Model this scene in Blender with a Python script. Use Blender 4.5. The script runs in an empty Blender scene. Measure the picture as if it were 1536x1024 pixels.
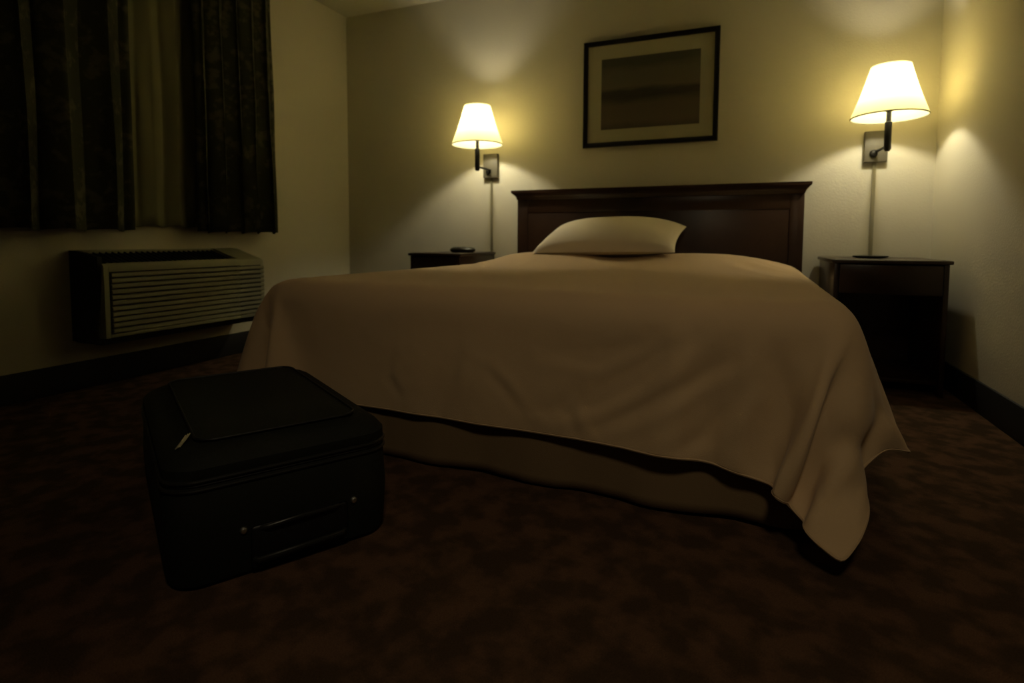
import bpy, bmesh, math, random
import numpy as np
from mathutils import Vector, Matrix, noise

# ------------------------------------------------------------------ camera, world, exposure
SC = bpy.context.scene
COL = SC.collection
cam_d = bpy.data.cameras.new('camera')
cam = bpy.data.objects.new('camera', cam_d); COL.objects.link(cam)
F_PX, CY, PITCH, YAW, ROLL, CAM_H = 838.2, 413.1, 3.699, 22.255, 0.23, 0.7217
cam_d.sensor_width = 36.0
cam_d.lens = F_PX / 1536 * 36.0
cam_d.shift_y = -(512 - CY) / 1536
cam_d.clip_start = 0.02
cam_d.dof.use_dof = True; cam_d.dof.focus_distance = 1.45; cam_d.dof.aperture_fstop = 2.8
cam.location = (0, 0, CAM_H)
cam.matrix_world = (Matrix.Translation((0, 0, CAM_H)) @ Matrix.Rotation(math.radians(YAW), 4, 'Z')
                    @ Matrix.Rotation(math.radians(90 - PITCH), 4, 'X') @ Matrix.Rotation(math.radians(ROLL), 4, 'Z'))
SC.camera = cam
W = bpy.data.worlds.new('world'); SC.world = W; W.use_nodes = True
W.node_tree.nodes['Background'].inputs[0].default_value = (0.5, 0.45, 0.3, 1)
W.node_tree.nodes['Background'].inputs[1].default_value = 0.0
SC.view_settings.view_transform = 'Standard'
SC.view_settings.look = 'None'
SC.view_settings.gamma = 1
SC.view_settings.use_curve_mapping = False
SC.view_settings.exposure = EXPOSURE = 0.0
BULB_W = 9.8
BULB_COL = (1.0, 0.93, 0.70)

FILL_POS, FILL_AIM = (0.30, -0.40, 2.40), (-0.38, 1.55, 0.2)  # added out-of-view fill light, aimed at the bed foot
FILL_W, FILL_COL = 34.0, (1.0, 0.82, 0.52)

D, XL, XR, H, YB = 3.662, -2.910, 0.952, 2.447, -1.7

# ------------------------------------------------------------------ materials
def mat(name, col, rough=0.8, metal=0.0, spec=0.5, var=0.0, vscale=8.0, bump=0.0, bscale=200.0, vcol=None, sheen=0.0):
    m = bpy.data.materials.new(name); m.use_nodes = True
    nt = m.node_tree; b = nt.nodes['Principled BSDF']
    b.inputs['Base Color'].default_value = (*col, 1)
    b.inputs['Roughness'].default_value = rough
    b.inputs['Metallic'].default_value = metal
    b.inputs['Specular IOR Level'].default_value = spec
    if sheen: b.inputs['Sheen Weight'].default_value = sheen
    tc = nt.nodes.new('ShaderNodeTexCoord')
    if var or vcol:
        n = nt.nodes.new('ShaderNodeTexNoise'); n.inputs['Scale'].default_value = vscale; n.inputs['Detail'].default_value = 5
        nt.links.new(tc.outputs['Object'], n.inputs['Vector'])
        r = nt.nodes.new('ShaderNodeValToRGB')
        c2 = vcol or tuple(c * (1 - var) for c in col)
        r.color_ramp.elements[0].color = (*c2, 1); r.color_ramp.elements[1].color = (*col, 1)
        r.color_ramp.elements[0].position = 0.38; r.color_ramp.elements[1].position = 0.62
        nt.links.new(n.outputs['Fac'], r.inputs['Fac']); nt.links.new(r.outputs['Color'], b.inputs['Base Color'])
    if bump:
        n = nt.nodes.new('ShaderNodeTexNoise'); n.inputs['Scale'].default_value = bscale; n.inputs['Detail'].default_value = 3
        nt.links.new(tc.outputs['Object'], n.inputs['Vector'])
        bp = nt.nodes.new('ShaderNodeBump'); bp.inputs['Strength'].default_value = bump; bp.inputs['Distance'].default_value = 0.002
        nt.links.new(n.outputs['Fac'], bp.inputs['Height']); nt.links.new(bp.outputs['Normal'], b.inputs['Normal'])
    return m

M = {}
M['wall'] = mat('wall_paint', (0.60, 0.555, 0.43), 0.75, spec=0.25, bump=0.5, bscale=120)
M['ceiling'] = mat('ceiling_paint', (0.55, 0.52, 0.42), 0.9, spec=0.1, bump=0.8, bscale=60)
M['base'] = mat('cove_base', (0.012, 0.010, 0.008), 0.6)
M['wood'] = mat('dark_cherry_wood', (0.040, 0.019, 0.010), 0.30, var=0.35, vscale=3)
M['woodtop'] = mat('nightstand_laminate', (0.045, 0.026, 0.016), 0.35, var=0.3, vscale=4)
M['spread'] = mat('beige_bedspread', (0.60, 0.425, 0.25), 0.95, spec=0.1, bump=0.35, bscale=420, sheen=0.15)
M['skirt'] = mat('brown_bed_skirt', (0.20, 0.135, 0.075), 0.95, spec=0.1, bump=0.3, bscale=300)
M['pillow'] = mat('pillowcase', (0.78, 0.68, 0.52), 0.95, spec=0.1, bump=0.2, bscale=300)
M['mattress'] = mat('mattress_ticking', (0.5, 0.45, 0.36), 0.95)
M['plate'] = mat('bronze_plate', (0.10, 0.085, 0.052), 0.6)
M['bronze'] = mat('dark_bronze', (0.010, 0.008, 0.006), 0.4, metal=0.3)
M['cord'] = mat('cord_cover', (0.36, 0.33, 0.23), 0.6)
M['frame'] = mat('black_frame', (0.008, 0.007, 0.006), 0.35)
M['mat'] = mat('picture_mat', (0.42, 0.39, 0.27), 0.9, spec=0.1)
M['ac'] = mat('beige_plastic', (0.27, 0.255, 0.165), 0.55)
M['acdark'] = mat('black_plastic', (0.006, 0.006, 0.005), 0.6)
M['acside'] = mat('ac_sleeve', (0.022, 0.021, 0.014), 0.7)
M['suit'] = mat('black_nylon', (0.008, 0.009, 0.005), 0.75, spec=0.3, bump=0.5, bscale=500)
M['suitpipe'] = mat('black_vinyl', (0.014, 0.014, 0.012), 0.35)
M['rubber'] = mat('black_rubber', (0.006, 0.006, 0.006), 0.5)
M['chrome'] = mat('chrome', (0.85, 0.85, 0.8), 0.35, metal=1.0)
M['liner'] = mat('curtain_liner', (0.19, 0.18, 0.10), 0.95, spec=0.1)
M['winframe'] = mat('window_frame', (0.20, 0.19, 0.15), 0.5)
M['black'] = mat('black_item', (0.012, 0.011, 0.009), 0.4)

def carpet():
    m = mat('carpet', (0.05, 0.02, 0.012), 1.0, spec=0.0)
    nt = m.node_tree; b = nt.nodes['Principled BSDF']
    tc = nt.nodes.new('ShaderNodeTexCoord')
    mp = nt.nodes.new('ShaderNodeMapping'); mp.inputs['Rotation'].default_value = (0, 0, 0.5); nt.links.new(tc.outputs['Object'], mp.inputs['Vector'])
    n = nt.nodes.new('ShaderNodeTexNoise'); n.inputs['Scale'].default_value = 13; n.inputs['Detail'].default_value = 3
    nt.links.new(mp.outputs['Vector'], n.inputs['Vector'])
    r = nt.nodes.new('ShaderNodeValToRGB')
    r.color_ramp.elements[0].position = 0.42; r.color_ramp.elements[0].color = (0.10, 0.062, 0.036, 1)
    r.color_ramp.elements[1].position = 0.60; r.color_ramp.elements[1].color = (0.185, 0.102, 0.060, 1)
    nt.links.new(n.outputs['Fac'], r.inputs['Fac'])
    n2 = nt.nodes.new('ShaderNodeTexNoise'); n2.inputs['Scale'].default_value = 350
    nt.links.new(tc.outputs['Object'], n2.inputs['Vector'])
    mx = nt.nodes.new('ShaderNodeMixRGB'); mx.blend_type = 'MULTIPLY'; mx.inputs[0].default_value = 0.7
    nt.links.new(r.outputs['Color'], mx.inputs[1]); nt.links.new(n2.outputs['Fac'], mx.inputs[2])
    nt.links.new(mx.outputs['Color'], b.inputs['Base Color'])
    bp = nt.nodes.new('ShaderNodeBump'); bp.inputs['Strength'].default_value = 0.8; bp.inputs['Distance'].default_value = 0.004
    nt.links.new(n2.outputs['Fac'], bp.inputs['Height']); nt.links.new(bp.outputs['Normal'], b.inputs['Normal'])
    return m
M['carpet'] = carpet()

def curtain_mat():
    m = mat('patterned_curtain', (0.02, 0.02, 0.012), 0.9, spec=0.15)
    nt = m.node_tree; b = nt.nodes['Principled BSDF']
    tc = nt.nodes.new('ShaderNodeTexCoord')
    v = nt.nodes.new('ShaderNodeTexVoronoi'); v.inputs['Scale'].default_value = 9
    n = nt.nodes.new('ShaderNodeTexNoise'); n.inputs['Scale'].default_value = 14; n.inputs['Detail'].default_value = 4
    nt.links.new(tc.outputs['Object'], n.inputs['Vector'])
    ad = nt.nodes.new('ShaderNodeVectorMath'); ad.operation = 'MULTIPLY_ADD'; ad.inputs[1].default_value = (.3, .3, .3)
    nt.links.new(n.outputs['Color'], ad.inputs[0]); nt.links.new(tc.outputs['Object'], ad.inputs[2])
    nt.links.new(ad.outputs[0], v.inputs['Vector'])
    r = nt.nodes.new('ShaderNodeValToRGB')
    r.color_ramp.elements[0].position = 0.25; r.color_ramp.elements[0].color = (0.12, 0.113, 0.07, 1)
    r.color_ramp.elements[1].position = 0.5; r.color_ramp.elements[1].color = (0.060, 0.061, 0.034, 1)
    nt.links.new(v.outputs['Distance'], r.inputs['Fac']); nt.links.new(r.outputs['Color'], b.inputs['Base Color'])
    return m
M['curtain'] = curtain_mat()

def art_mat():
    m = mat('seascape_print', (0.1, 0.09, 0.06), 0.9, spec=0.1)
    nt = m.node_tree; b = nt.nodes['Principled BSDF']
    tc = nt.nodes.new('ShaderNodeTexCoord')
    sp = nt.nodes.new('ShaderNodeSeparateXYZ'); nt.links.new(tc.outputs['Object'], sp.inputs[0])
    mp = nt.nodes.new('ShaderNodeMapping'); mp.inputs['Scale'].default_value = (2.2, 1, 9); nt.links.new(tc.outputs['Object'], mp.inputs['Vector'])
    n = nt.nodes.new('ShaderNodeTexNoise'); n.inputs['Scale'].default_value = 1.6; n.inputs['Detail'].default_value = 3
    nt.links.new(mp.outputs['Vector'], n.inputs['Vector'])
    mr = nt.nodes.new('ShaderNodeMapRange'); mr.inputs[1].default_value = 1.43; mr.inputs[2].default_value = 1.89
    nt.links.new(sp.outputs['Z'], mr.inputs[0])
    a = nt.nodes.new('ShaderNodeMath'); a.operation = 'MULTIPLY_ADD'; a.inputs[1].default_value = 0.16
    nt.links.new(n.outputs['Fac'], a.inputs[0]); nt.links.new(mr.outputs[0], a.inputs[2])
    r = nt.nodes.new('ShaderNodeValToRGB'); e = r.color_ramp.elements
    stops = [(0.04, (0.075, 0.062, 0.045)), (0.2, (0.125, 0.100, 0.072)), (0.42, (0.115, 0.092, 0.066)), (0.53, (0.055, 0.047, 0.033)),
             (0.60, (0.060, 0.052, 0.037)), (0.66, (0.140, 0.120, 0.085)), (0.86, (0.130, 0.115, 0.082)), (0.98, (0.085, 0.080, 0.056))]
    e[0].position, e[0].color = stops[0][0], (*stops[0][1], 1)
    e[1].position, e[1].color = stops[-1][0], (*stops[-1][1], 1)
    for p, c in stops[1:-1]:
        k = e.new(p); k.color = (*c, 1)
    nt.links.new(a.outputs[0], r.inputs['Fac']); nt.links.new(r.outputs['Color'], b.inputs['Base Color'])
    return m
M['art'] = art_mat()

def shade_mat():
    m = bpy.data.materials.new('lamp_shade_fabric'); m.use_nodes = True
    nt = m.node_tree; nt.nodes.clear()
    o = nt.nodes.new('ShaderNodeOutputMaterial'); mx = nt.nodes.new('ShaderNodeMixShader'); mx.inputs[0].default_value = 0.64
    d = nt.nodes.new('ShaderNodeBsdfDiffuse'); d.inputs[0].default_value = (0.80, 0.78, 0.62, 1)
    t = nt.nodes.new('ShaderNodeBsdfTranslucent'); t.inputs[0].default_value = (0.92, 0.86, 0.60, 1)
    nt.links.new(d.outputs[0], mx.inputs[1]); nt.links.new(t.outputs[0], mx.inputs[2]); nt.links.new(mx.outputs[0], o.inputs[0])
    return m
M['shade'] = shade_mat()
M['trim'] = mat('shade_trim_tape', (0.30, 0.28, 0.16), 0.9)

def bulb_mat():
    m = bpy.data.materials.new('bulb_glow'); m.use_nodes = True
    b = m.node_tree.nodes['Principled BSDF']
    b.inputs['Base Color'].default_value = (0.9, 0.9, 0.85, 1)
    b.inputs['Emission Color'].default_value = (*BULB_COL, 1); b.inputs['Emission Strength'].default_value = 3
    return m
M['bulb'] = bulb_mat()

def glass_mat():
    m = bpy.data.materials.new('window_glass'); m.use_nodes = True
    b = m.node_tree.nodes['Principled BSDF']
    b.inputs['Base Color'].default_value = (0.8, 0.85, 0.85, 1); b.inputs['Roughness'].default_value = 0.03
    b.inputs['Transmission Weight'].default_value = 1.0
    return m
M['glass'] = glass_mat()

# ------------------------------------------------------------------ helpers
def obj(name, bm, m, parent=None, smooth=True, mods=()):
    me = bpy.data.meshes.new(name)
    bmesh.ops.recalc_face_normals(bm, faces=bm.faces[:])
    bm.to_mesh(me); bm.free()
    if m: me.materials.append(m)
    for p in me.polygons: p.use_smooth = smooth
    if smooth:
        try: me.set_sharp_from_angle(angle=math.radians(35))
        except Exception: pass
    o = bpy.data.objects.new(name, me); COL.objects.link(o)
    if parent: o.parent = parent
    for t, kw in mods:
        md = o.modifiers.new(t.lower(), t)
        for k, v in kw.items(): setattr(md, k, v)
    return o

def thing(name, label, cat, loc=(0, 0, 0), rotz=0.0, group=None):
    o = bpy.data.objects.new(name, None); COL.objects.link(o)
    o.location = loc; o.rotation_euler = (0, 0, rotz); o.empty_display_size = 0.1
    return tag(o, label, cat, group)

def tag(o, label, cat, group=None):
    o['label'] = label; o['category'] = cat
    if group: o['group'] = group
    return o

def struct(o, label=None, cat=None):
    o['kind'] = 'structure'
    if label: o['label'] = label
    if cat: o['category'] = cat
    return o

def box(bm, x0, x1, y0, y1, z0, z1, bev=0.0, seg=2, mtx=None):
    t = bmesh.new()
    bmesh.ops.create_cube(t, size=1, matrix=Matrix.LocRotScale(Vector(((x0+x1)/2, (y0+y1)/2, (z0+z1)/2)), None, Vector((x1-x0, y1-y0, z1-z0))))
    if bev: bmesh.ops.bevel(t, geom=t.edges[:], offset=bev, segments=seg, profile=0.5, affect='EDGES')
    return merge(bm, t, mtx)

def merge(bm, t, mtx=None):
    if mtx is not None: bmesh.ops.transform(t, matrix=mtx, verts=t.verts[:])
    me = bpy.data.meshes.new('tmp'); t.to_mesh(me); t.free(); bm.from_mesh(me); bpy.data.meshes.remove(me)
    return bm

def lathe(bm, prof, seg=48, mtx=None, cap=False):
    t = bmesh.new(); rings = []
    for r, z in prof:
        rings.append([t.verts.new((r*math.cos(2*math.pi*i/seg), r*math.sin(2*math.pi*i/seg), z)) for i in range(seg)])
    for a, b in zip(rings, rings[1:]):
        for i in range(seg): t.faces.new((a[i], a[(i+1) % seg], b[(i+1) % seg], b[i]))
    if cap: t.faces.new(rings[0]); t.faces.new(rings[-1])
    return merge(bm, t, mtx)

def tube(bm, pts, r, seg=10, closed=False):
    pts = [Vector(p) for p in pts]; t = bmesh.new(); rings = []; n = len(pts)
    up = Vector((0, 0, 1))
    for i, p in enumerate(pts):
        a = pts[(i-1) % n] if (closed or i) else p
        b = pts[(i+1) % n] if (closed or i < n-1) else p
        d = (b-a).normalized(); u = up if abs(d.z) < 0.95 else Vector((1, 0, 0))
        s = d.cross(u).normalized(); w = s.cross(d).normalized()
        rings.append([t.verts.new(p + s*r*math.cos(2*math.pi*k/seg) + w*r*math.sin(2*math.pi*k/seg)) for k in range(seg)])
    for i in range(n if closed else n-1):
        a, b = rings[i], rings[(i+1) % n]
        for k in range(seg): t.faces.new((a[k], a[(k+1) % seg], b[(k+1) % seg], b[k]))
    if not closed: t.faces.new(rings[0]); t.faces.new(rings[-1])
    return merge(bm, t)

def extrude_prof(bm, prof, axis_len0, axis_len1, axis='y', mtx=None):
    """closed 2D profile (a, z) extruded along an axis"""
    t = bmesh.new()
    P = (lambda a, l, z: (a, l, z)) if axis == 'y' else (lambda a, l, z: (l, a, z))
    A = [t.verts.new(P(a, axis_len0, z)) for a, z in prof]; B = [t.verts.new(P(a, axis_len1, z)) for a, z in prof]
    n = len(prof)
    for i in range(n): t.faces.new((A[i], A[(i+1) % n], B[(i+1) % n], B[i]))
    t.faces.new(A); t.faces.new(B)
    return merge(bm, t, mtx)

# ------------------------------------------------------------------ room shell
bm = bmesh.new(); box(bm, XL-.1, XR+.1, YB-.1, D+.1, -.1, 0); struct(obj('floor', bm, M['carpet'], smooth=False))
bm = bmesh.new(); box(bm, XL-.1, XR+.1, YB-.1, D+.1, H, H+.1); struct(obj('ceiling', bm, M['ceiling'], smooth=False))
bm = bmesh.new(); box(bm, XL-.1, XR+.1, D, D+.1, 0, H); struct(obj('wall_back', bm, M['wall'], smooth=False))
bm = bmesh.new(); box(bm, XR, XR+.1, YB, D, 0, H); struct(obj('wall_right', bm, M['wall'], smooth=False))
bm = bmesh.new(); box(bm, XL-.1, XR+.1, YB-.1, YB, 0, H); struct(obj('wall_front', bm, M['wall'], smooth=False))
# left wall with the window opening
WY0, WY1, WZ0, WZ1 = 0.95, 2.55, 0.90, 2.10
bm = bmesh.new()
box(bm, XL-.1, XL, YB, WY0, 0, H); box(bm, XL-.1, XL, WY1, D, 0, H)
box(bm, XL-.1, XL, WY0, WY1, 0, WZ0); box(bm, XL-.1, XL, WY0, WY1, WZ1, H)
struct(obj('wall_left', bm, M['wall'], smooth=False))
win = bpy.data.objects.new('window_1', None); COL.objects.link(win); win.location = (XL, (WY0+WY1)/2, WZ0); struct(win)
hw, hh = (WY1-WY0)/2, WZ1-WZ0
bm = bmesh.new()
for a in ((-hw, -hw+.05), (hw-.05, hw), (-.025, .025)): box(bm, -.08, -.02, a[0], a[1], 0, hh, .004)
box(bm, -.08, -.02, -hw, hw, 0, .05, .004); box(bm, -.08, -.02, -hw, hw, hh-.05, hh, .004)
obj('window_frame', bm, M['winframe'], win)
bm = bmesh.new(); box(bm, -.055, -.049, -hw+.05, hw-.05, .05, hh-.05); obj('window_pane', bm, M['glass'], win, smooth=False)
bm = bmesh.new(); box(bm, -.09, .022, -hw-.04, hw+.04, -.025, 0, .006); obj('window_sill', bm, M['winframe'], win)
# dark cove base
bh, bt = 0.132, 0.012
for nm, a in (('baseboard_back', (XL+bt, XR-bt, D-bt, D, 0, bh)), ('baseboard_left', (XL, XL+bt, YB, D, 0, bh)),
              ('baseboard_right', (XR-bt, XR, YB, D, 0, bh)), ('baseboard_front', (XL+bt, XR-bt, YB, YB+bt, 0, bh))):
    bm = bmesh.new(); box(bm, *a, .003); struct(obj(nm, bm, M['base']))

# ------------------------------------------------------------------ headboard
hl, hr, ht = -1.472, 0.362, 1.056
hb = thing('headboard', 'wide dark cherry headboard with a flared crown fixed behind the bed', 'headboard', ((hl+hr)/2, D, 0))
w = (hr-hl)/2
bm = bmesh.new(); box(bm, -w+.035, w-.035, -.045, -.013, .0, ht-.06, .004); obj('panel', bm, M['wood'], hb)
for s in (-1, 1):
    bm = bmesh.new(); x = s*(w-.07); box(bm, x-.037, x+.037, -.0485, -.0452, 0, ht-.06, .001); obj('stile', bm, M['wood'], hb)
bm = bmesh.new(); box(bm, -w+.108, w-.108, -.0485, -.0452, ht-.15, ht-.06, .001); obj('top_rail', bm, M['wood'], hb)
bm = bmesh.new()
t = bmesh.new(); rr = []
for off, z in ((.000, ht-.064), (.004, ht-.058), (.006, ht-.046), (.014, ht-.034), (.026, ht-.024), (.033, ht-.018), (.034, ht-.002), (.031, ht)):
    x, y = w-.034+off, -.056-off
    rr.append([t.verts.new(v) for v in ((-x, -.002, z), (-x, y, z), (x, y, z), (x, -.002, z))])
for a, b in zip(rr, rr[1:]):
    for i in range(4): t.faces.new((a[i], a[(i+1) % 4], b[(i+1) % 4], b[i]))
t.faces.new(rr[0]); t.faces.new(rr[-1]); merge(bm, t)
obj('crown_molding', bm, M['wood'], hb)

# ------------------------------------------------------------------ bed
BW, BL, BZ = .918, 1.993, .550
BROT = math.radians(-1.5)
bed = thing('bed', 'king size bed with a brown box skirt, in front of the headboard', 'bed', (-.615, D-.142, 0), BROT)
bm = bmesh.new(); box(bm, -BW, BW, -BL, 0, .305, BZ, .06, 5); obj('mattress', bm, M['mattress'], bed)
bm = bmesh.new(); box(bm, -BW+.07, BW-.07, -BL+.06, -.01, .10, .30, .01); obj('box_spring', bm, M['mattress'], bed)
for sx in (-1, 1):
    for yy in (-.2, -1.0, -1.8):
        bm = bmesh.new(); lathe(bm, [(.018, 0), (.022, .01), (.022, .10)], 16, Matrix.Translation((sx*.75, yy, 0)), True); obj('leg', bm, M['bronze'], bed)
# skirt: hangs round foot and sides, slightly wavy, with a soft hem
path = []
def corner(cx, cy, a0, a1, r=.05, n=7):
    return [(cx+r*math.cos(math.radians(a0+(a1-a0)*i/(n-1))), cy+r*math.sin(math.radians(a0+(a1-a0)*i/(n-1)))) for i in range(n)]
xs, ys = BW-.043, -BL+.012
def run(a, b, n): return [(a[0]+(b[0]-a[0])*i/n, a[1]+(b[1]-a[1])*i/n) for i in range(n)]
path += run((-xs, -.02), (-xs, ys+.05), 60) + corner(-xs+.05, ys+.05, 180, 270) + run((-xs+.05, ys), (xs-.12, ys), 120) + corner(xs-.12, ys+.09, 270, 360, .09) + run((xs-.03, ys+.09), (xs-.03, -.02), 60) + [(xs-.03, -.02)]
t = bmesh.new(); rows = []
NZ = 12
for k in range(NZ+1):
    f = k/NZ; row = []
    s = 0
    for i, (x, y) in enumerate(path):
        a = path[max(i-1, 0)]; b = path[min(i+1, len(path)-1)]
        dx, dy = b[0]-a[0], b[1]-a[1]; l = math.hypot(dx, dy) or 1
        nx, ny = dy/l, -dx/l
        wv = .032*f*(1 if y < -1.9 else .3) + f*(.010*math.sin(i*.23+1) + .012*noise.noise(Vector((x*3, y*3, 2))) + .006*noise.noise(Vector((x*14, y*14, f))))
        zb = .012 + .010*noise.noise(Vector((x*2.2, y*2.2, 9)))
        row.append(t.verts.new((x+nx*wv, y+ny*wv, .302-(.302-zb)*f)))
    rows.append(row)
for a, b in zip(rows, rows[1:]):
    for i in range(len(a)-1): t.faces.new((a[i], a[i+1], b[i+1], b[i]))
bm = bmesh.new(); merge(bm, t)
obj('bed_skirt', bm, M['skirt'], bed, mods=(('SOLIDIFY', dict(thickness=.004, offset=-1)),))

# pillows lying under the bedspread
def cushion(a, b, c, p=.62, pinch=.25, n=(48, 32)):
    t = bmesh.new()
    U, V = n
    top, bot = [], []
    for side, store in ((1, top), (-1, bot)):
        for j in range(V+1):
            row = []
            for i in range(U+1):
                u, v = -1+2*i/U, -1+2*j/V
                h = (max(0, 1-abs(u)**2.6)*max(0, 1-abs(v)**2.6))**p
                x = a*u*(1-.07*(1-abs(v)**2)*abs(u)**3 * pinch*2); y = b*v*(1-.10*(1-abs(u)**2)*abs(v)**3 * pinch*2)
                # the edges bow inward between the corners
                x = a*u*(1-.05*(1-v*v)); y = b*v*(1-.07*(1-u*u))
                row.append((x, y, side*c*h*(1 if side > 0 else .4)))
            store.append(row)
    vt = [[t.verts.new(q) for q in r] for r in top]
    vb = [[vt[j][i] if i in (0, U) or j in (0, V) else t.verts.new(bot[j][i]) for i in range(U+1)] for j in range(V+1)]
    for g, fl in ((vt, 0), (vb, 1)):
        for j in range(V):
            for i in range(U):
                q = (g[j][i], g[j][i+1], g[j+1][i+1], g[j+1][i])
                t.faces.new(q if not fl else q[::-1])
    return t

# bedspread: settled cloth, two sides and foot hanging, stitched hem
NY, NX = 78, 87
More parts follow.
